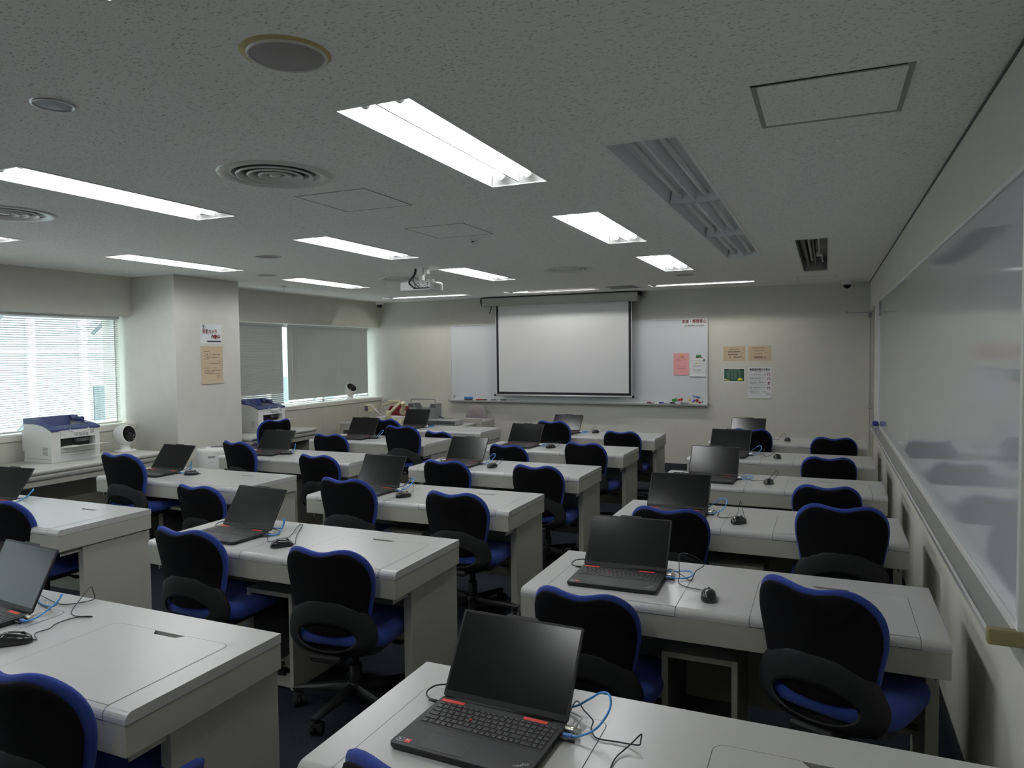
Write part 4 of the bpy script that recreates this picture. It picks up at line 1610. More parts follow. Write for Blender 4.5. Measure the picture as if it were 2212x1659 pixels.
# ------------------------------------------------------------------ laptops
def build_laptop():
    """hinge line at the origin, screen to be tilted about x"""
    t = thing('laptop', 'x', 'laptop')
    bm = NB()
    hw = 0.181
    o_ = rrect(-hw, hw, -0.252, 0.006, 0.010, 4)
    ring_loft(bm, [[(x * 0.985, y * 0.985 - 0.002, 0.003) for x, y in o_], [(x, y, 0.008) for x, y in o_], [(x, y, 0.0165) for x, y in o_], [(x * 0.996, y * 0.996, 0.0178) for x, y in o_]], 0, True, True, True, False)
    for x in (-0.15, 0.15):
        for y in (-0.23, -0.02):
            cyl(bm, (x, y, 0.0), (x, y, 0.0035), 0.008, n=10)
    base = obj('base', bm, 'laptop_black', t, auto=30)
    # keyboard: individual key caps in a shallow tray, legends on the caps
    bm = NB()
    zt = 0.0181
    quad(bm, [(-0.168, -0.148, zt), (0.172, -0.148, zt), (0.172, -0.028, zt), (-0.168, -0.028, zt)], 0)
    rnd = random.Random(3)
    rows = [(0.0105, [0.0172] * 1 + [0.0160] * 15 + [0.0165] * 4), (0.0185, [0.0172] + [0.0183] * 13 + [0.0165, 0.0165, 0.0165, 0.0165, 0.0165][:5]), (0.0185, [0.0255] + [0.0183] * 12 + [0.0275] + [0.0165] * 4), (0.0185, [0.0295] + [0.0183] * 12 + [0.0235] + [0.0165] * 4), (0.0185, [0.0385] + [0.0183] * 11 + [0.0330] + [0.0165] * 4), (0.0185, [0.0215, 0.0215, 0.0183, 0.0183, 0.0183, 0.064, 0.0183, 0.0183, 0.0183, 0.0183, 0.0183, 0.0165, 0.0165, 0.0165, 0.034, 0.0165, 0.0165])]
    y = -0.030
    for h, ws in rows:
        tot = sum(ws)
        sc = 0.336 / tot
        x = -0.166
        for w_ in ws:
            w = w_ * sc
            x0, x1 = x + 0.0011, x + w - 0.0011
            y0, y1 = y - h + 0.0012, y - 0.0012
            z0, z1 = zt, zt + 0.0017
            a = [(x0, y0, z0), (x1, y0, z0), (x1, y1, z0), (x0, y1, z0)]
            i_ = 0.0010
            b_ = [(x0 + i_, y0 + i_, z1), (x1 - i_, y0 + i_, z1), (x1 - i_, y1 - i_, z1), (x0 + i_, y1 - i_, z1)]
            for k in range(4):
                j = (k + 1) % 4
                quad(bm, [a[k], a[j], b_[j], b_[k]], 1)
            quad(bm, b_, 1)
            if w < 0.03:
                for (fx, fy) in ((0.28, 0.68), (0.62, 0.32)):
                    if rnd.random() < 0.8:
                        cx, cy = x0 + (x1 - x0) * fx, y0 + (y1 - y0) * fy
                        s_ = 0.0011 + rnd.random() * 0.0005
                        quad(bm, [(cx - s_, cy - s_, z1 + 1e-4), (cx + s_, cy - s_, z1 + 1e-4), (cx + s_, cy + s_, z1 + 1e-4), (cx - s_, cy + s_, z1 + 1e-4)], 2)
            x += w
        y -= h + 0.0008
    obj('keyboard', bm, ['bezel_black', 'laptop_key', 'key_legend'], t, fix=False)
    bm = NB()
    cyl(bm, (-0.048, -0.083, zt), (-0.048, -0.083, zt + 0.0034), 0.0038, 0.0032, n=12)
    obj('track_point', bm, 'red_dot', t)
    bm = NB()
    quad(bm, [(-0.108, -0.243, 0.0182), (0.014, -0.243, 0.0182), (0.014, -0.172, 0.0182), (-0.108, -0.172, 0.0182)], 0)
    quad(bm, [(-0.107, -0.242, 0.0184), (0.013, -0.242, 0.0184), (0.013, -0.173, 0.0184), (-0.107, -0.173, 0.0184)], 1)
    for a, b_ in ((-0.107, -0.069), (-0.067, -0.029), (-0.027, 0.013)):
        quad(bm, [(a, -0.170, 0.0184), (b_, -0.170, 0.0184), (b_, -0.158, 0.0184), (a, -0.158, 0.0184)], 1)
    quad(bm, [(-0.061, -0.160, 0.0186), (-0.035, -0.160, 0.0186), (-0.035, -0.158, 0.0186), (-0.061, -0.158, 0.0186)], 0)
    obj('touchpad', bm, ['bezel_black', 'laptop_key'], t, fix=False)
    for x0, x1 in ((-0.171, -0.104), (0.069, 0.135)):
        bm = NB()
        box(bm, x0, x1, -0.0235, -0.0105, 0.0176, 0.0185)
        o = obj('stick_label', bm, 'red_label', t)
        o['label'] = 'red printed sticker'
    bm = NB()
    box(bm, -0.170, -0.153, -0.238, -0.222, 0.0176, 0.0184)
    quad(bm, [(-0.1685, -0.2365, 0.0186), (-0.1545, -0.2365, 0.0186), (-0.1545, -0.2235, 0.0186), (-0.1685, -0.2235, 0.0186)], 1)
    quad(bm, [(-0.1660, -0.232, 0.0187), (-0.1580, -0.232, 0.0187), (-0.1600, -0.2275, 0.0187), (-0.1660, -0.2275, 0.0187)], 0)
    obj('badge', bm, ['logo_grey', 'ink_black'], t, fix=False)
    bm = NB()
    box(bm, -0.149, -0.133, -0.238, -0.222, 0.0176, 0.0184)
    quad(bm, [(-0.1470, -0.230, 0.0186), (-0.1380, -0.230, 0.0186), (-0.1400, -0.226, 0.0186), (-0.1450, -0.226, 0.0186)], 1)
    obj('badge', bm, ['red_dot', 'logo_grey'], t, fix=False)
    text_obj('logo_lettering', 'ThinkPad', 0.0125, t, (0.150, -0.213, 0.0183), (0, 0, radians(36)), 'logo_grey', thick=0.0002, xs=0.82)
    bm = NB()
    cyl(bm, (-0.142, 0.000, 0.0165), (0.142, 0.000, 0.0165), 0.0058, n=12)
    obj('hinge', bm, 'bezel_black', t)
    bm = NB()
    box(bm, 0.1802, 0.1818, -0.10, -0.01, 0.006, 0.014)
    box(bm, -0.1818, -0.1802, -0.10, -0.01, 0.006, 0.014)
    obj('port_strip', bm, 'dark_hole', t)
    # screen, upright in its own frame: x across, z up, facing -y
    bm = NB()
    o_ = rrect(-hw, hw, 0.004, 0.238, 0.007, 4)
    tabp = []
    ring_loft(bm, [[(x * 0.995, 0.0, (z - 0.12) * 0.995 + 0.12) for x, z in o_], [(x, 0.002, z) for x, z in o_], [(x, 0.0062, z) for x, z in o_], [(x * 0.99, 0.0072, (z - 0.12) * 0.99 + 0.12) for x, z in o_]], 0, True, True, True, False)
    prism(bm, [(-0.050, 0.237), (0.050, 0.237), (0.044, 0.2435), (-0.044, 0.2435)], 'y', 0.0002, 0.0066)
    cyl(bm, (0.0, 0.0003, 0.2395), (0.0, -0.0004, 0.2395), 0.0022, n=10)
    lid = obj('screen_lid', bm, 'laptop_black', t, (0, 0, 0.0165), auto=30)
    bm = NB()
    quad(bm, [(-0.1795, -0.0002, 0.006), (0.1795, -0.0002, 0.006), (0.1795, -0.0002, 0.2365), (-0.1795, -0.0002, 0.2365)], 0)
    quad(bm, [(-0.174, -0.0005, 0.020), (0.174, -0.0005, 0.020), (0.174, -0.0005, 0.2315), (-0.174, -0.0005, 0.2315)], 1)
    obj('display', bm, ['bezel_black', 'screen_black'], lid, fix=False)
    return t


# hinge centre x, y; turn; angle of the screen from the desk (degrees)
LAPTOPS = {
    'R2': (-0.791, 3.000, 1.6, 55),
    'R1': (-0.770, 1.679, -1.9, 57),
    'R3': (-0.808, 4.277, 0.1, 52),
    'R4': (-0.777, 5.526, -2.6, 59),
    'M2': (-2.879, 2.968, -3.8, 58),
    'M3': (-2.904, 4.249, -2.4, 62),
    'M4': (-2.882, 5.537, 0.0, 55),
    'M5': (-2.859, 6.820, -1.2, 54),
    'M6': (-2.845, 8.078, -1.0, 50),
    'L2': (-5.056, 2.980, 4.9, 53),
    'M1': (-2.827, 1.681, -5.1, 64),
    'L3': (-4.990, 4.276, -0.2, 53),
    'L4': (-4.980, 5.503, 6.1, 52),
    'L5': (-4.905, 6.86, 2.0, 57),
    'L6': (-4.921, 8.073, -1.5, 60),
    'R5': (-0.816, 6.832, -5.2, 57),
    'R6': (-0.782, 8.103, -4.4, 55),
}
lap0 = build_laptop()
index_children()
LAPO = {}
for i, (k, (x, y, rz, tilt)) in enumerate(LAPTOPS.items()):
    lb = 'open black laptop on the desk, ' + where(k)
    if i == 0:
        c = lap0
        c.location = (x, y, 0.7009)
        c.rotation_euler = (0, 0, radians(rz))
        c['label'] = lb
        c['group'] = 'open laptops on the desks'
    else:
        c = dup(lap0, (x, y, 0.7009), radians(rz), lb, 'open laptops on the desks')
    for ch in ALL_CHILDREN[c.name]:
        if ch.name.split('.')[0] == 'screen_lid':
            ch.rotation_euler = (-radians(90 - tilt), 0, 0)
    LAPO[k] = (x, y, rz)


def lap_pt(k, p):
    x, y, rz = LAPO[k]
    M = Matrix.Translation((x, y, 0.7009)) @ Matrix.Rotation(radians(rz), 4, 'Z')
    return M @ Vector(p)


# ------------------------------------------------------------------ mice
def build_mouse_body(t):
    bm = NB()
    prof = []
    n = 28
    secs = []
    # length along y from -0.055 (rear) to 0.055 (front)
    for j in range(15):
        v = -1 + 2 * j / 14
        y = 0.056 * v
        wv = 0.031 * (max(0.0, 1 - abs(v) ** 3.2)) ** 0.5 * (1 - 0.10 * math.exp(-((v - 0.1) / 0.35) ** 2))
        hv = 0.036 * (max(0.0, 1 - abs(v) ** 2.6)) ** 0.5 * (1 - 0.22 * (v + 0.15))
        wv, hv = max(wv, 0.0015), max(hv, 0.002)
        ring = []
        for i in range(n):
            a = 2 * pi * i / n
            c, s = cos(a), sin(a)
            x = wv * math.copysign(abs(c) ** 0.8, c)
            z = 0.004 + (hv * max(0, s) ** 0.8 if s > 0 else -0.0035 * (-s) ** 0.5)
            ring.append((x, y, max(0.0006, z)))
        secs.append(ring)
    ring_loft(bm, secs)
    obj('body', bm, 'mouse_black', t)
    bm = NB()
    cyl(bm, (-0.0035, 0.026, 0.0275), (0.0035, 0.026, 0.0275), 0.010, n=16)
    obj('scroll_wheel', bm, 'black_plastic', t)


MICE = {
    'R2': (-0.407, 2.796, 8),
    'R3': (-0.437, 4.104, -25),
    'R4': (-0.372, 5.402, -10),
    'R5': (-0.390, 6.712, -5),
    'R6': (-0.367, 8.020, 0),
    'M1': (-2.474, 1.498, -50),
    'M2': (-2.475, 2.789, -38),
    'M3': (-2.572, 4.066, -28),
    'M4': (-2.541, 5.394, -10),
    'M5': (-2.510, 6.700, -38),
    'M6': (-2.482, 8.129, -20),
    'L3': (-4.661, 4.234, -48),
    'L4': (-4.739, 5.435, -48),
    'L5': (-4.673, 6.793, -45),
    'L6': (-4.740, 8.193, -15),
    'R1': (-0.420, 1.435, 10),
}
CORDS = {
    'R2': [(1470, 1263, .706), (1468, 1240, .74), (1467, 1213, .775), (1470, 1196, .80), (1495, 1200, .80), (1521, 1219, .755), (1504, 1233, .725), (1496, 1248, .706), (1490, 1254, .704), (1474, 1243, .708), (1446, 1229, .712)],
    'M1': [(76, 1368, .704), (106, 1358, .705), (120, 1348, .705), (150, 1337, .704), (172, 1333, .704), (196, 1333, .705), (196, 1331, .707), (165, 1331, .709), (154, 1325, .712), (160, 1312, .718), (180, 1286, .735), (193, 1270, .748), (199, 1269, .75), (202, 1280, .735), (205, 1291, .712), (196, 1297, .706), (160, 1304, .704), (130, 1305, .704), (108, 1296, .706), (86, 1285, .71)],
    'M2': [(640, 1158, .706), (650, 1141, .706), (654, 1134, .707), (651, 1132, .708), (642, 1138, .709), (632, 1152, .709), (622, 1161, .707), (605, 1164, .706), (590, 1168, .705), (580, 1169, .705), (577, 1158, .712), (576, 1143, .725), (577, 1136, .728), (590, 1141, .715), (600, 1145, .707), (604, 1150, .706), (602, 1155, .705), (585, 1157, .706)],
    'R1': [(1318, 1662, .703), (1330, 1637, .705), (1348, 1620, .708), (1366, 1604, .716), (1380, 1590, .726), (1386, 1587, .728), (1384, 1600, .718), (1381, 1609, .712), (1360, 1607, .706), (1330, 1602, .704), (1298, 1597, .704), (1284, 1590, .704), (1277, 1575, .708), (1281, 1560, .712), (1278, 1552, .714), (1262, 1535, .722), (1242, 1516, .73)],
    'R3': [(1606, 1108, .712), (1601, 1086, .755), (1600, 1082, .762), (1597, 1090, .745), (1594, 1108, .712), (1585, 1116, .705), (1560, 1118, .704), (1550, 1115, .704), (1552, 1108, .706), (1540, 1102, .71)],
    'R4': [(1670, 1036, .712), (1680, 1024, .735), (1681, 1018, .75), (1676, 1018, .752), (1665, 1030, .727), (1655, 1037, .708), (1628, 1038, .704), (1615, 1034, .705), (1600, 1031, .708)],
    'R5': [(1678, 984, .712), (1668, 972, .735), (1666, 969, .742), (1672, 978, .722), (1660, 985, .706), (1650, 984, .705), (1648, 977, .712), (1650, 970, .72)],
    'R6': [(1698, 945, .712), (1696, 938, .735), (1692, 936, .742), (1687, 942, .725), (1682, 949, .707), (1670, 948, .705), (1657, 947, .706)],
    'M3': [(880, 1066, .708), (891, 1064, .712), (893, 1050, .735), (893, 1038, .755), (887, 1033, .76), (880, 1037, .75), (874, 1046, .722), (868, 1052, .712)],
    'M6': [(1291, 932, .712), (1288, 925, .735), (1285, 917, .758), (1282, 922, .745), (1276, 931, .718), (1272, 934, .707), (1262, 932, .708), (1255, 931, .71)],
    'L3': [(412, 1016, .712), (413, 1000, .735), (415, 996, .742), (412, 1006, .722), (404, 1012, .71), (398, 1014, .711)],
    'L4': [(634, 976, .708), (640, 972, .712), (637, 966, .722), (632, 958, .742), (628, 960, .74), (630, 972, .712), (626, 975, .711)],
    'L5': [(820, 946, .706), (835, 940, .71), (842, 932, .725), (838, 936, .718), (822, 946, .706), (818, 938, .714), (810, 944, .708), (796, 945, .711)],
}


def build_cord(t, k, mx, my, rz):
    M = Matrix.Translation((mx, my, 0.7009)) @ Matrix.Rotation(radians(rz), 4, 'Z')
    start = M @ Vector((0, 0.054, 0.006))
    pts = [start, M @ Vector((0, 0.066, 0.0065))]
    if k in CORDS:
        pts += [ZP(*q) for q in CORDS[k]]
    else:
        e = lap_pt(k, (0.20, -0.03, 0.009))
        d = e - start
        pts += [start + Vector((0.03, 0.045, 0.03)), start + Vector((0.035, 0.06, 0.055)), start + Vector((0.0, 0.055, 0.04)), start + Vector((-0.04, 0.035, 0.003)), e + Vector((0.04, -0.01, -0.004)), e]
    if k in LAPO and k not in ('M1',):
        pts.append(lap_pt(k, (0.186, -0.055, 0.010)))
    iM = M.inverted()
    loc = [iM @ p for p in pts]
    for p in loc:
        p.z = max(p.z, 0.0028)
    bm = NB()
    tube(bm, loc, 0.0019, 6, sub=5)
    obj('cord', bm, 'cable_black', t)
    if k in LAPO:
        bm = NB()
        a = iM @ lap_pt(k, (0.183, -0.055, 0.010))
        b_ = iM @ lap_pt(k, (0.222, -0.057, 0.010))
        cyl(bm, a, b_, 0.0052, 0.0042, n=8)
        obj('plug', bm, 'black_plastic', t)


for k, (x, y, rz) in MICE.items():
    t = thing('computer_mouse', 'black corded mouse on the desk, ' + where(k), 'mouse', (x, y, 0.7009), radians(rz), 'corded mice on the desks')
    build_mouse_body(t)
    build_cord(t, k, x, y, rz)


# ------------------------------------------------------------------ network cables, locks, power leads
def net_shape(kind):
    if kind == 0:     # tall loop arching back behind the screen
        return [(0.205, -0.035, 0.0095), (0.225, -0.030, 0.012), (0.262, -0.010, 0.030), (0.282, 0.030, 0.062), (0.272, 0.062, 0.082), (0.245, 0.075, 0.078), (0.21, 0.085, 0.05), (0.16, 0.095, 0.015), (0.08, 0.10, 0.0036), (0.0, 0.12, 0.0036)]
    if kind == 1:     # flat loop
        return [(0.205, -0.035, 0.0095), (0.225, -0.033, 0.008), (0.265, -0.012, 0.008), (0.285, 0.020, 0.014), (0.27, 0.045, 0.020), (0.235, 0.050, 0.016), (0.19, 0.055, 0.008), (0.12, 0.075, 0.0036), (0.0, 0.11, 0.0036)]
    return [(0.205, -0.035, 0.0095), (0.222, -0.034, 0.010), (0.243, -0.015, 0.012), (0.250, 0.015, 0.035), (0.252, 0.025, 0.075), (0.250, 0.030, 0.088), (0.238, 0.045, 0.075), (0.205, 0.075, 0.04), (0.16, 0.095, 0.010), (0.06, 0.11, 0.0036)]


NET = {'R1': 0, 'M1': 0, 'R2': 1, 'M2': 2, 'R3': 0, 'M3': 0, 'R4': 1, 'R5': 0, 'M4': 0, 'M5': 1, 'M6': 1, 'L2': 0, 'L3': 2, 'L4': 2, 'L5': 0, 'L6': 1}
for k, kind in NET.items():
    x, y, rz = LAPO[k]
    t = thing('network_cable', 'light blue network cable looping beside the laptop, ' + where(k), 'cable', (x, y, 0.7009), radians(rz), 'blue network cables')
    bm = NB()
    tube(bm, net_shape(kind), 0.0030, 8, sub=6)
    obj('lead', bm, 'cable_blue', t)
    bm = NB()
    box(bm, 0.182, 0.206, -0.041, -0.029, 0.005, 0.0135, 0.001)
    obj('plug', bm, 'plug_clear', t)
for k in LAPO:
    x, y, rz = LAPO[k]
    t = thing('cable_lock', 'small silver cable lock on the laptop corner, ' + where(k), 'cable lock', (x, y, 0.7009), radians(rz), 'laptop cable locks')
    bm = NB()
    cyl(bm, (0.1825, -0.012, 0.013), (0.219, -0.016, 0.013), 0.0085, n=16)
    obj('body', bm, 'silver', t)
    bm = NB()
    cyl(bm, (0.204, -0.010, 0.018), (0.205, 0.004, 0.022), 0.0048, n=10)
    tube(bm, [(0.205, 0.004, 0.022), (0.206, 0.020, 0.022), (0.200, 0.05, 0.014), (0.17, 0.08, 0.006), (0.10, 0.10, 0.003), (0.05, 0.13, 0.003)], 0.0021, 6)
    obj('wire', bm, 'cable_white', t)
for k in ('R1', 'R2', 'M2', 'M3', 'M4', 'R4', 'R5'):
    x, y, rz = LAPO[k]
    t = thing('power_lead', 'black power lead beside the laptop, ' + where(k), 'cable', (x, y, 0.7009), radians(rz), 'laptop power leads')
    bm = NB()
    tube(bm, [(-0.182, -0.020, 0.010), (-0.205, -0.018, 0.010), (-0.232, 0.000, 0.010), (-0.240, 0.018, 0.014), (-0.225, 0.040, 0.022), (-0.19, 0.060, 0.022), (-0.14, 0.085, 0.010), (-0.06, 0.11, 0.003)], 0.0024, 6)
    obj('lead', bm, 'cable_black', t)
    bm = NB()
    cyl(bm, (-0.182, -0.020, 0.010), (-0.213, -0.017, 0.010), 0.0050, 0.0040, n=10)
    obj('plug', bm, 'black_plastic', t)
# ------------------------------------------------------------------ printer tables on the window side
def side_table(label, x0, x1, y0, y1):
    t = thing('side_table', label, 'table', ((x0 + x1) / 2, (y0 + y1) / 2, 0), 0, 'printer tables by the windows')
    w, l = (x1 - x0) / 2, (y1 - y0) / 2
    bm = NB()
    ring_loft(bm, [[(x, y, z) for x, y in rrect(-w + i, w - i, -l + i, l - i, 0.03, 4)] for i, z in ((0.006, 0.662), (0.0, 0.672), (0.0, 0.690), (0.008, 0.700))], 0, True, True, True, False)
    obj('tabletop', bm, 'table_top', t, auto=50)
    bm = NB()
    ring_loft(bm, [[(x, y, z) for x, y in rrect(-w + 0.02 + i, w - 0.006 - i, -l + 0.02 + i, l - 0.012 - i, 0.03, 4)] for i, z in ((0.012, 0.610), (0.0, 0.622), (0.0, 0.648), (0.012, 0.658))], 0, True, True, True, False)
    obj('edge_band', bm, 'table_top', t, auto=50)
    bm = NB()
    box(bm, -w + 0.03, w - 0.03, -l + 0.03, l - 0.03, 0.56, 0.662)
    obj('apron', bm, 'wall_panel', t)
    for s in (-1, 1):
        bm = NB()
        box(bm, -w + 0.04, w - 0.10, s * (l - 0.05) - 0.015, s * (l - 0.05) + 0.015, 0.0, 0.57)
        obj('end_panel', bm, 'wall_panel', t)
    bm = NB()
    box(bm, -w + 0.04, -w + 0.06, -l + 0.06, l - 0.06, 0.05, 0.57)
    obj('back_panel', bm, 'wall_panel', t)
    return t


mat('table_top', (0.50, 0.50, 0.45), 0.35, var=0.01, vscale=200)
side_table('pale grey side table under the open blind, carrying a printer and a fan', -6.80, -6.085, 2.35, 5.20)
side_table('pale grey side table past the column, carrying a printer', -6.80, -6.095, 6.40, 7.60)


def printer(label, x, y):
    """front faces +x"""
    t = thing('laser_printer', label, 'printer', (x, y, 0.7), radians(90), 'laser printers by the windows')
    hw = 0.235
    bm = NB()
    side = [(-0.188, 0.0), (0.188, 0.0), (0.188, 0.345), (0.06, 0.348), (-0.05, 0.338), (-0.12, 0.318), (-0.188, 0.288)]
    # body as two cheeks and a core, so the front bay is a real opening
    for a, b in ((-hw, -0.150), (0.190, hw)):
        prism(bm, side, 'x', a, b)
    prism(bm, [(-0.10, 0.012), (0.188, 0.012), (0.188, 0.285), (-0.10, 0.285)], 'x', -0.150, 0.190)
    prism(bm, [(-0.190, 0.012), (-0.10, 0.012), (-0.10, 0.130), (-0.190, 0.130)], 'x', -0.150, 0.190)
    prism(bm, [(-0.192, 0.215), (-0.10, 0.215), (-0.10, 0.318), (-0.130, 0.318), (-0.192, 0.290)], 'x', -0.150, 0.190)
    box(bm, -hw - 0.004, hw + 0.004, -0.192, 0.192, 0.0, 0.030, 0.003)
    box(bm, -hw + 0.01, hw - 0.01, 0.186, 0.235, 0.09, 0.29, 0.006)
    obj('body', bm, 'printer_white', t, auto=25)
    bm = NB()
    box(bm, -0.150, 0.190, -0.105, -0.0985, 0.128, 0.217)
    obj('feed_slot', bm, 'dark_hole', t)
    bm = NB()
    box(bm, 0.03, 0.165, -0.150, -0.106, 0.165, 0.200, 0.004)
    obj('feed_rollers', bm, 'grey_dark', t)
    bm = NB()
    M = Matrix.Translation((0, -0.18, 0.128)) @ Matrix.Rotation(radians(-6), 4, 'X')
    box(bm, -0.145, 0.185, -0.115, 0.07, 0.0, 0.007, 0.002, M=M)
    box(bm, 0.03, 0.175, -0.24, -0.10, 0.002, 0.006, 0.001, M=M)
    box(bm, -0.10, -0.05, -0.09, 0.05, 0.006, 0.014, 0.002, M=M)
    obj('paper_tray', bm, 'white_plastic', t)
    # blue top with its output well
    bm = NB()
    prism(bm, [(-0.194, 0.284), (-0.125, 0.316), (-0.05, 0.338), (0.06, 0.350), (0.188, 0.350), (0.188, 0.398), (0.03, 0.392), (0.0, 0.356), (-0.12, 0.330), (-0.194, 0.302)], 'x', -hw - 0.002, -0.165)
    prism(bm, [(-0.194, 0.284), (-0.125, 0.316), (-0.05, 0.338), (0.06, 0.350), (0.188, 0.350), (0.188, 0.398), (0.12, 0.396), (0.09, 0.356), (-0.12, 0.327), (-0.194, 0.302)], 'x', 0.165, hw + 0.002)
    prism(bm, [(-0.194, 0.288), (-0.12, 0.312), (0.10, 0.290), (0.188, 0.29), (0.188, 0.398), (0.140, 0.398), (0.118, 0.302), (-0.10, 0.327), (-0.194, 0.302)], 'x', -0.165, 0.165)
    box(bm, 0.168, 0.228, 0.0, 0.075, 0.345, 0.383, 0.010)
    obj('top_cover', bm, 'printer_blue', t, auto=25)
    bm = NB()
    tube(bm, [(-0.06 + 0.09 * (1 - cos(a * pi / 10)) - 0.0, -0.195, 0.296 - 0.034 * sin(a * pi / 10)) for a in range(11)], 0.0055, 8, spline=False)
    obj('smile_grip', bm, 'white_plastic', t)
    bm = NB()
    for k in range(4):
        x0 = -0.005 + k * 0.033
        box(bm, x0, x0 + 0.024, -0.1935, -0.1915, 0.226, 0.248)
    box(bm, -0.02, -0.012, -0.1935, -0.1915, 0.232, 0.246)
    for k in range(2):
        for j in range(2):
            box(bm, 0.140 + k * 0.020, 0.156 + k * 0.020, -0.1935, -0.1915, 0.240 + j * 0.020, 0.256 + j * 0.020)
    obj('control_icons', bm, 'grey_mid', t)
    bm = NB()
    box(bm, -0.15, 0.19, -0.1935, -0.1885, 0.080, 0.0825)
    box(bm, -0.06, 0.08, -0.1935, -0.1885, 0.055, 0.058)
    box(bm, -hw - 0.0015, -hw, -0.19, 0.18, 0.033, 0.0355)
    obj('cassette_line', bm, 'grey_mid', t)
    bm = NB()
    for k in range(6):
        z0 = 0.072 + k * 0.0125
        box(bm, -hw - 0.0016, -hw + 0.001, -0.135, -0.070, z0, z0 + 0.006)
    obj('vent', bm, 'grey_mid', t)
    return t


printer('white laser printer with blue top in front of the open bright blind', -6.548, 4.475)
printer('white laser printer with blue top just past the column, behind a turned chair', -6.548, 7.045)


def circulator(label, x, y, z, rz, tilt, k=1.0):
    t = thing('circulator_fan', label, 'fan', (x, y, z), rz, 'small ball-shaped fans')
    t.scale = (k, k, k)
    bm = NB()
    lathe(bm, [(0.0005, 0.0), (0.098, 0.0), (0.100, 0.006), (0.092, 0.013), (0.05, 0.018), (0.044, 0.05), (0.046, 0.066), (0.0005, 0.068)], 32)
    obj('base', bm, 'white_plastic', t)
    M = Matrix.Translation((0, 0, 0.158)) @ Matrix.Rotation(tilt, 4, 'X')
    MY = M @ Matrix.Rotation(radians(90), 4, 'X')     # lathe axis along -y (front)
    bm = NB()
    prof = []
    for j in range(15):
        a = radians(-90 + j * 10)
        prof.append((max(0.0005, 0.102 * cos(a)), 0.102 * sin(a) * 0.98))
    prof = [p for p in prof if p[1] < 0.052 or p[0] > 0.081]
    prof += [(0.083, 0.060), (0.078, 0.058)]
    lathe(bm, prof, 36, MY)
    obj('housing', bm, 'white_plastic', t, fix=True)
    bm = NB()
    lathe(bm, [(0.0005, 0.050), (0.076, 0.050), (0.0785, 0.060)], 32, MY)
    obj('throat', bm, 'glass_black', t, fix=False)
    bm = NB()
    for k_ in range(28):
        a = 2 * pi * k_ / 28
        p0 = MY @ Vector((0.016 * cos(a), 0.016 * sin(a), 0.068))
        p1 = MY @ Vector((0.045 * cos(a + 0.35), 0.045 * sin(a + 0.35), 0.067))
        p2 = MY @ Vector((0.078 * cos(a + 0.7), 0.078 * sin(a + 0.7), 0.060))
        tube(bm, [p0, p1, p2], 0.0012, 4, sub=3)
    for r in (0.017, 0.045):
        tube(bm, [MY @ Vector((r * cos(2 * pi * q / 24), r * sin(2 * pi * q / 24), 0.068)) for q in range(25)], 0.0014, 4, spline=False)
    lathe(bm, [(0.0005, 0.071), (0.013, 0.070), (0.017, 0.066)], 20, MY)
    obj('grille', bm, 'black_plastic', t)
    return t


circulator('white ball fan with dark grille on the side table beside the printer', -6.50, 5.085, 0.700, radians(98), radians(-10), 1.04)
circulator('white ball fan tipped upward on the far window sill', -6.945, 9.47, 0.935, radians(72), radians(-42), 1.0)
bm = NB()
tube(bm, [(-6.90, 9.50, 0.939), (-6.85, 9.515, 0.938), (-6.812, 9.52, 0.936), (-6.806, 9.52, 0.90), (-6.812, 9.525, 0.82), (-6.808, 9.52, 0.74), (-6.81, 9.52, 0.60)], 0.0026, 6)
tag(obj('power_lead', bm, 'cable_white'), 'thin white lead hanging down from the fan on the window sill', 'cable')

# air purifier on the floor by the column
t = thing('air_purifier', 'white drum-shaped air purifier on the floor by the column', 'air purifier', (-5.875, 5.62, 0))
bm = NB()
lathe(bm, [(0.0005, 0.0), (0.150, 0.0), (0.155, 0.01), (0.158, 0.66), (0.154, 0.684), (0.140, 0.694), (0.0005, 0.700)], 48)
obj('body', bm, 'white_plastic', t)
bm = NB()
R = 0.1585
for z0, z1, a0, a1 in ((0.605, 0.625, -0.28, 0.16), (0.56, 0.566, -0.14, 0.06)):
    pts = [(R * sin(a0 + (a1 - a0) * q / 8 + 0.78), -R * cos(a0 + (a1 - a0) * q / 8 + 0.78)) for q in range(9)]
    for (xa, ya), (xb, yb) in zip(pts[:-1], pts[1:]):
        quad(bm, [(xa, ya, z0), (xb, yb, z0), (xb, yb, z1), (xa, ya, z1)])
obj('grip_slot', bm, 'grey_mid', t, fix=False)
bm = NB()
box(bm, -0.02, 0.12, -0.02, 0.05, 0.694, 0.7045, 0.004, M=Matrix.Rotation(radians(35), 4, 'Z'))
obj('outlet', bm, 'grey_dark', t)
bm = NB()
box(bm, -0.09, -0.03, -0.09, -0.06, 0.690, 0.7015, 0.004, M=Matrix.Rotation(radians(10), 4, 'Z'))
obj('control_panel', bm, 'aluminium', t)

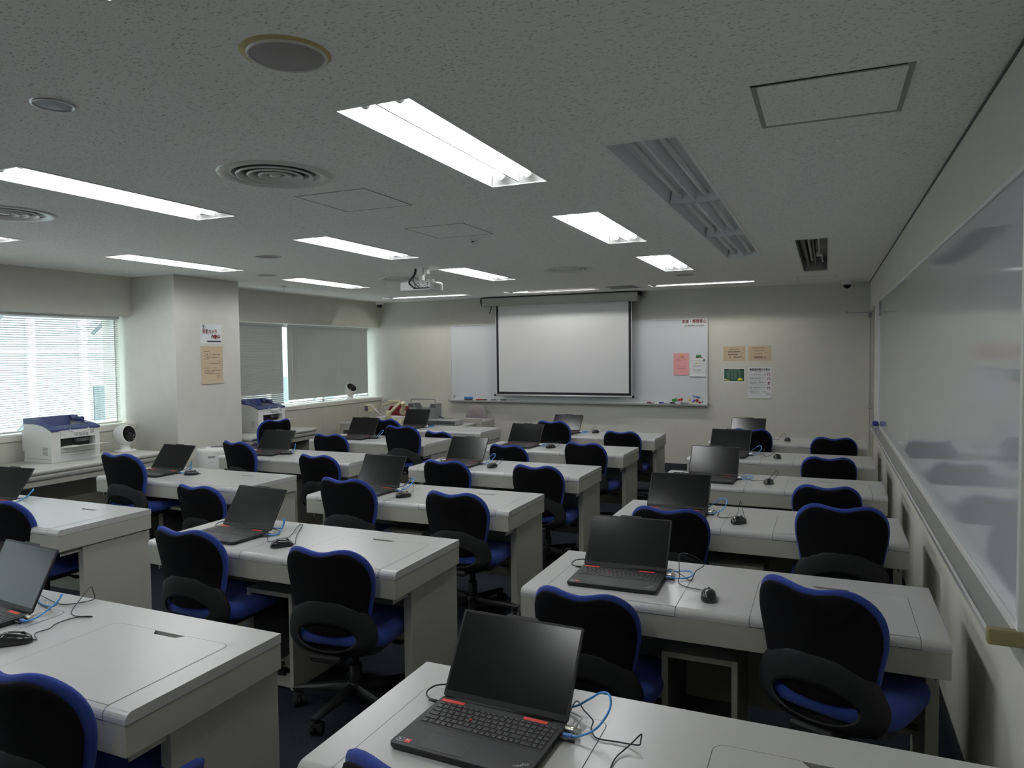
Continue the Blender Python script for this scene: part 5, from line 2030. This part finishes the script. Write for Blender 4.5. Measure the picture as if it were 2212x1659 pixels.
# ------------------------------------------------------------------ projector
t = thing('projector', 'white projector hanging from a ceiling bracket', 'projector', (-3.68, 6.22, H))
bm = NB()
ring_loft(bm, [[(x, y, z) for x, y in rrect(-0.178 + i, 0.178 - i, -0.125 + i, 0.125 - i, 0.018, 4)] for i, z in ((0.010, -0.232), (0.0, -0.222), (0.0, -0.155), (0.012, -0.143))], 0, True, True, True, False)
obj('body', bm, 'white_plastic', t, auto=30)
bm = NB()
for q in range(10):
    box(bm, 0.177, 0.1792, -0.07 + q * 0.016, -0.063 + q * 0.016, -0.215, -0.165)
obj('vent', bm, 'grey_mid', t)
bm = NB()
box(bm, -0.02, 0.165, -0.1268, -0.1245, -0.217, -0.207)
rnd = random.Random(5)
for q in range(26):
    x0 = -0.01 + rnd.random() * 0.15
    z0 = -0.212 + rnd.random() * 0.052
    box(bm, x0, x0 + 0.004 + rnd.random() * 0.012, -0.1272, -0.1245, z0, z0 + 0.005)
obj('ports', bm, 'ink_black', t)
bm = NB()
cyl(bm, (-0.06, 0.122, -0.185), (-0.06, 0.140, -0.185), 0.035, 0.038, n=20)
obj('lens', bm, 'glass_black', t)
bm = NB()
lathe(bm, [(0.0005, 0.0), (0.075, 0.0), (0.073, -0.008), (0.0005, -0.010)], 28)
box(bm, -0.03, 0.03, -0.03, 0.03, -0.075, -0.005, 0.003)
box(bm, 0.035, 0.07, -0.02, 0.04, -0.062, -0.010, 0.003)
box(bm, -0.024, 0.024, -0.024, 0.024, -0.125, -0.07, 0.003)
box(bm, -0.10, 0.115, -0.05, 0.06, -0.140, -0.132, 0.002)
box(bm, 0.06, 0.13, -0.01, 0.025, -0.132, -0.118, 0.002)
for x_, y_ in ((-0.09, -0.04), (0.10, -0.04), (0.10, 0.05), (-0.09, 0.05)):
    cyl(bm, (x_, y_, -0.146), (x_, y_, -0.126), 0.006, n=8)
obj('ceiling_bracket', bm, 'white_plastic', t)
bm = NB()
tube(bm, [(-0.045, -0.035, -0.004), (-0.045, -0.04, -0.05), (-0.065, -0.07, -0.10), (-0.055, -0.145, -0.16), (0.0, -0.135, -0.212)], 0.008, 8)
tube(bm, [(-0.040, -0.035, -0.004), (-0.040, -0.045, -0.06), (-0.045, -0.08, -0.11), (0.0, -0.14, -0.16), (0.05, -0.132, -0.208)], 0.004, 6)
tube(bm, [(-0.050, -0.035, -0.004), (-0.055, -0.045, -0.06), (-0.075, -0.08, -0.12), (-0.03, -0.142, -0.19), (0.03, -0.132, -0.214)], 0.005, 6)
obj('cables', bm, 'cable_black', t)

# ------------------------------------------------------------------ teacher's corner
t = thing('teacher_table', 'low pale table by the window-side front corner, carrying the document camera', 'table', (-5.56, 8.90, 0))
bm = NB()
box(bm, -0.98, 1.0, -0.27, 0.25, 0.632, 0.66, 0.004)
obj('tabletop', bm, 'desk_top', t)
bm = NB()
box(bm, -0.97, 0.99, -0.26, 0.24, 0.55, 0.633)
obj('apron', bm, 'desk_body', t)
for s in (-0.94, 0.94):
    bm = NB()
    box(bm, s - 0.015, s + 0.015, -0.22, 0.22, 0, 0.56)
    obj('end_panel', bm, 'desk_body', t)
t = thing('teacher_desk', 'pale front desk with a raised back panel, beside the grey lecturer chair', 'desk', (-5.25, 9.36, 0))
bm = NB()
box(bm, -0.75, 0.77, -0.19, -0.165, 0.05, 0.722, 0.003)
obj('front_panel', bm, 'desk_body', t)
bm = NB()
box(bm, -0.75, 0.77, -0.165, 0.25, 0.655, 0.685, 0.003)
obj('desktop', bm, 'desk_top', t)
for s in (-0.73, 0.75):
    bm = NB()
    box(bm, s - 0.015, s + 0.015, -0.165, 0.24, 0, 0.655)
    obj('end_panel', bm, 'desk_body', t)
t = thing('lecturer_chair', 'grey round-backed chair behind the front desk', 'chair', (-4.98, 9.80, 0), radians(175))
bm = NB()
n = 40
pillow_mesh(bm, lambda a: (0.185 * math.copysign(abs(cos(a)) ** 0.75, cos(a)), 0.66 + 0.19 * math.copysign(abs(sin(a)) ** (1.0 if sin(a) > 0 else 0.6), sin(a))), lambda x, z: -0.20 - 0.05 * (z - 0.5) + 0.9 * x * x, 0.03, 0.025, ctr=(0, 0.66), power=5)
obj('backrest', bm, 'mauve_fabric', t)
bm = NB()
ring_loft(bm, [[(x, y, z) for x, y in rrect(-0.22 + i, 0.22 - i, -0.21 + i, 0.22 - i, 0.09, 5)] for i, z in ((0.02, 0.40), (0, 0.42), (0, 0.45), (0.03, 0.468))], 0)
obj('seat', bm, 'mauve_fabric', t)
bm = NB()
cyl(bm, (0, 0, 0.08), (0, 0, 0.405), 0.025, n=14)
box(bm, -0.03, 0.03, -0.235, -0.05, 0.385, 0.405, 0.005)
box(bm, -0.03, 0.03, -0.245, -0.225, 0.385, 0.60, 0.005)
obj('column', bm, 'black_plastic', t)
bm = NB()
for k in range(5):
    M = Matrix.Rotation(radians(72 * k), 4, 'Z')
    box(bm, 0.0, 0.27, -0.02, 0.02, 0.055, 0.09, 0.006, M=M)
obj('star_base', bm, 'black_plastic', t)
for k in range(5):
    bm = NB()
    a = radians(72 * k)
    cyl(bm, (0.255 * cos(a) - 0.02 * sin(a), 0.255 * sin(a) + 0.02 * cos(a), 0.027), (0.255 * cos(a) + 0.02 * sin(a), 0.255 * sin(a) - 0.02 * cos(a), 0.027), 0.027, n=14)
    cyl(bm, (0.255 * cos(a), 0.255 * sin(a), 0.03), (0.255 * cos(a), 0.255 * sin(a), 0.06), 0.008, n=8)
    obj('caster', bm, 'black_plastic', t)

# grey slab-shaped unit on the low table
t = thing('av_unit', 'flat dark grey box on the low table in front of the lecturer chair', 'equipment box', (-4.85, 8.79, 0.66))
bm = NB()
box(bm, -0.235, 0.215, -0.12, 0.12, 0.004, 0.075, 0.006)
obj('case', bm, 'grey_mid', t)
bm = NB()
box(bm, -0.225, 0.205, -0.1225, -0.1195, 0.018, 0.062)
obj('front_strip', bm, 'grey_dark', t)
bm = NB()
for x_ in (-0.19, 0.17):
    for y_ in (-0.09, 0.09):
        cyl(bm, (x_, y_, 0.0), (x_, y_, 0.006), 0.012, n=10)
obj('feet', bm, 'black_plastic', t)
bm = NB()
tube(bm, [(-5.16, 8.93, 0.667), (-5.12, 8.93, 0.725), (-5.04, 8.92, 0.765), (-4.98, 8.90, 0.757), (-4.94, 8.88, 0.744)], 0.008, 8)
tag(obj('coiled_cable', bm, 'printer_blue'), 'dark blue cable bending over the flat dark grey box', 'cable')

# tall grey document carrier
t = thing('document_carrier', 'tall grey plastic carrier with a notched front and a wide bar handle', 'carrier', (-5.235, 8.90, 0.66))
bm = NB()
W_ = 0.21
front = [(-W_, 0.0), (W_, 0.0), (W_ + 0.006, 0.285), (W_ - 0.055, 0.285), (W_ - 0.115, 0.220), (-W_ + 0.115, 0.220), (-W_ + 0.075, 0.285), (-W_ - 0.006, 0.285)]
prism(bm, front, 'y', -0.10, -0.085)
prism(bm, front, 'y', 0.065, 0.08)
box(bm, -W_, -W_ + 0.012, -0.085, 0.065, 0.0, 0.285)
box(bm, W_ - 0.012, W_, -0.085, 0.065, 0.0, 0.285)
box(bm, -W_, W_, -0.085, 0.065, 0.0, 0.012)
obj('body', bm, 'grey_plastic', t)
bm = NB()
for s in (-1, 1):
    box(bm, s * (W_ - 0.03) - 0.04, s * (W_ - 0.03) + 0.04, -0.106, -0.10, 0.235, 0.288, 0.002)
obj('corner_lug', bm, 'grey_dark', t)
bm = NB()
tube(bm, [(-W_ + 0.01, -0.06, 0.26), (-W_ + 0.008, -0.06, 0.325), (-W_ + 0.016, -0.06, 0.348), (-W_ + 0.035, -0.06, 0.352), (0, -0.06, 0.353), (W_ - 0.035, -0.06, 0.352), (W_ - 0.016, -0.06, 0.348), (W_ - 0.008, -0.06, 0.325), (W_ - 0.01, -0.06, 0.26)], 0.009, 8, sub=4)
obj('handle', bm, 'alu_dull', t)

# cream document camera with folding arms
OY = 8.88


def oc(px, py, dy=0.0):
    p = YP(px, py, OY + dy)
    return p - Vector((-6.0, OY, 0.66))


t = thing('document_camera', 'cream document camera with folding arms, red shape showing behind it', 'document camera', (-6.0, OY, 0.66))
a, b = oc(822, 905), oc(879, 893)
bm = NB()
box(bm, oc(808, 900).x, oc(880, 900).x, -0.16, 0.16, 0.0, 0.055, 0.010)
obj('base', bm, 'cream_plastic', t)
bm = NB()
box(bm, oc(822, 890).x, oc(876, 890).x, -0.10, 0.15, 0.055, 0.085, 0.004)
obj('stage', bm, 'paper_white', t)
bm = NB()
p = oc(850, 902)
cyl(bm, (p.x, -0.13, 0.05), (p.x, -0.13, oc(850, 889, -0.13).z), 0.043, 0.038, n=18)
sphere(bm, (p.x, -0.13, oc(850, 889, -0.13).z), 0.038, 18, 8, sc=(1, 1, 0.4))
obj('arm_joint', bm, 'cream_plastic', t)
bm = NB()
tube(bm, [oc(852, 892, -0.13) + Vector((0, -0.13, 0)), oc(863, 879, -0.1) + Vector((0, -0.12, 0)), oc(871, 869, -0.08) + Vector((0, -0.08, 0))], 0.021, 10)
obj('main_arm', bm, 'cream_plastic', t)
bm = NB()
tube(bm, [oc(874, 869) + Vector((0, -0.05, 0)), oc(872, 880) + Vector((0, 0.0, 0)), oc(866, 890) + Vector((0, 0.02, 0)), oc(872, 893) + Vector((0, 0.05, 0))], 0.034, 10)
obj('rear_arm', bm, 'cream_plastic', t)
bm = NB()
box(bm, oc(846, 866).x, oc(868, 866).x, -0.11, -0.04, oc(846, 868.5).z, oc(846, 863.5).z, 0.010)
obj('camera_head', bm, 'cream_plastic', t)
bm = NB()
tube(bm, [oc(829, 875) + Vector((0, -0.05, 0)), oc(840, 873) + Vector((0, -0.05, 0)), oc(852, 872) + Vector((0, -0.05, 0)), oc(866, 869) + Vector((0, -0.06, 0))], 0.013, 8)
obj('cross_arm', bm, 'cream_plastic', t)
bm = NB()
box(bm, oc(804, 880).x, oc(817, 880).x, -0.19, -0.05, oc(804, 888).z, oc(804, 872).z, 0.008)
obj('lamp_box', bm, 'cream_plastic', t)
bm = NB()
box(bm, oc(803.5, 880).x + 0.004, oc(811, 880).x, -0.1925, -0.187, oc(804, 885.5).z, oc(804, 875).z)
obj('lamp_window', bm, 'grey_dark', t)
bm = NB()
tube(bm, [oc(816, 872) + Vector((0, -0.18, 0)), oc(829, 885) + Vector((0, -0.19, 0)), oc(843, 899) + Vector((0, -0.17, 0))], 0.008, 8)
tube(bm, [oc(816, 872) + Vector((0, -0.17, 0)), oc(826, 871.5) + Vector((0, -0.12, 0))], 0.004, 6)
tube(bm, [oc(823, 880) + Vector((0, -0.1, 0)), oc(812, 896) + Vector((0, -0.16, 0))], 0.006, 6)
obj('strut', bm, 'cable_white', t)
bm = NB()
tube(bm, [oc(826, 874) + Vector((0, -0.06, 0)), oc(830, 868) + Vector((0, -0.06, 0)), oc(838, 865) + Vector((0, -0.06, 0)), oc(846, 864.5) + Vector((0, -0.07, 0))], 0.0045, 6)
obj('lamp_wire', bm, 'grey_mid', t)
t = thing('red_bag', 'dark red bag with pale piping behind the document camera', 'bag', (-6.0 + (oc(850, 890).x), OY + 0.19, 0.66))
bm = NB()
pillow_mesh(bm, lambda a: (0.225 * math.copysign(abs(cos(a)) ** 0.7, cos(a)), 0.12 + (0.125 if sin(a) > 0 else 0.118) * math.copysign(abs(sin(a)) ** (0.9 if sin(a) > 0 else 0.45), sin(a)) + (0.010 * sin(9 * a))), lambda x, z: 0.0, 0.045, 0.045, ctr=(0, 0.12), power=4)
obj('body', bm, 'red_cloth', t)
bm = NB()
P = [(0.222 * math.copysign(abs(cos(a)) ** 0.7, cos(a)), -0.006, 0.12 + (0.126 if sin(a) > 0 else 0.114) * math.copysign(abs(sin(a)) ** (0.9 if sin(a) > 0 else 0.45), sin(a)) + 0.010 * sin(9 * a)) for a in [2 * pi * q / 48 for q in range(49)]]
tube(bm, P, 0.0035, 6, spline=False)
obj('piping', bm, 'cable_white', t)
p = YP(816, 898, OY - 0.20)
t = thing('orange_block', 'small orange block on the low table in front of the document camera', 'small box', (p.x, OY - 0.205, 0.66))  # an unidentified small orange block
bm = NB()
box(bm, -0.036, 0.036, -0.03, 0.03, 0.0, 0.062, 0.006)
obj('block', bm, 'orange', t)

# ------------------------------------------------------------------ daylight and picture settings
wd = bpy.data.worlds.new('overcast_sky')
SC.world = wd
wd.use_nodes = True
nt = wd.node_tree
bg = nt.nodes['Background']
bg.inputs['Color'].default_value = (0.90, 0.98, 1.0, 1)
bg.inputs['Strength'].default_value = 8.0

vs = SC.view_settings
SC.display_settings.display_device = 'sRGB'
vs.view_transform = 'Standard'
vs.look = 'None'
vs.exposure = 0.08
vs.gamma = 1.0
vs.use_curve_mapping = False
cy = SC.cycles
cy.use_denoising = True
try:
    cy.denoiser = 'OPENIMAGEDENOISE'
    cy.denoising_input_passes = 'RGB_ALBEDO_NORMAL'
except Exception:
    pass
cy.max_bounces = 10
cy.diffuse_bounces = 6
cy.glossy_bounces = 4
cy.transparent_max_bounces = 12
cy.sample_clamp_indirect = 6.0
cy.caustics_reflective = False
cy.caustics_refractive = False
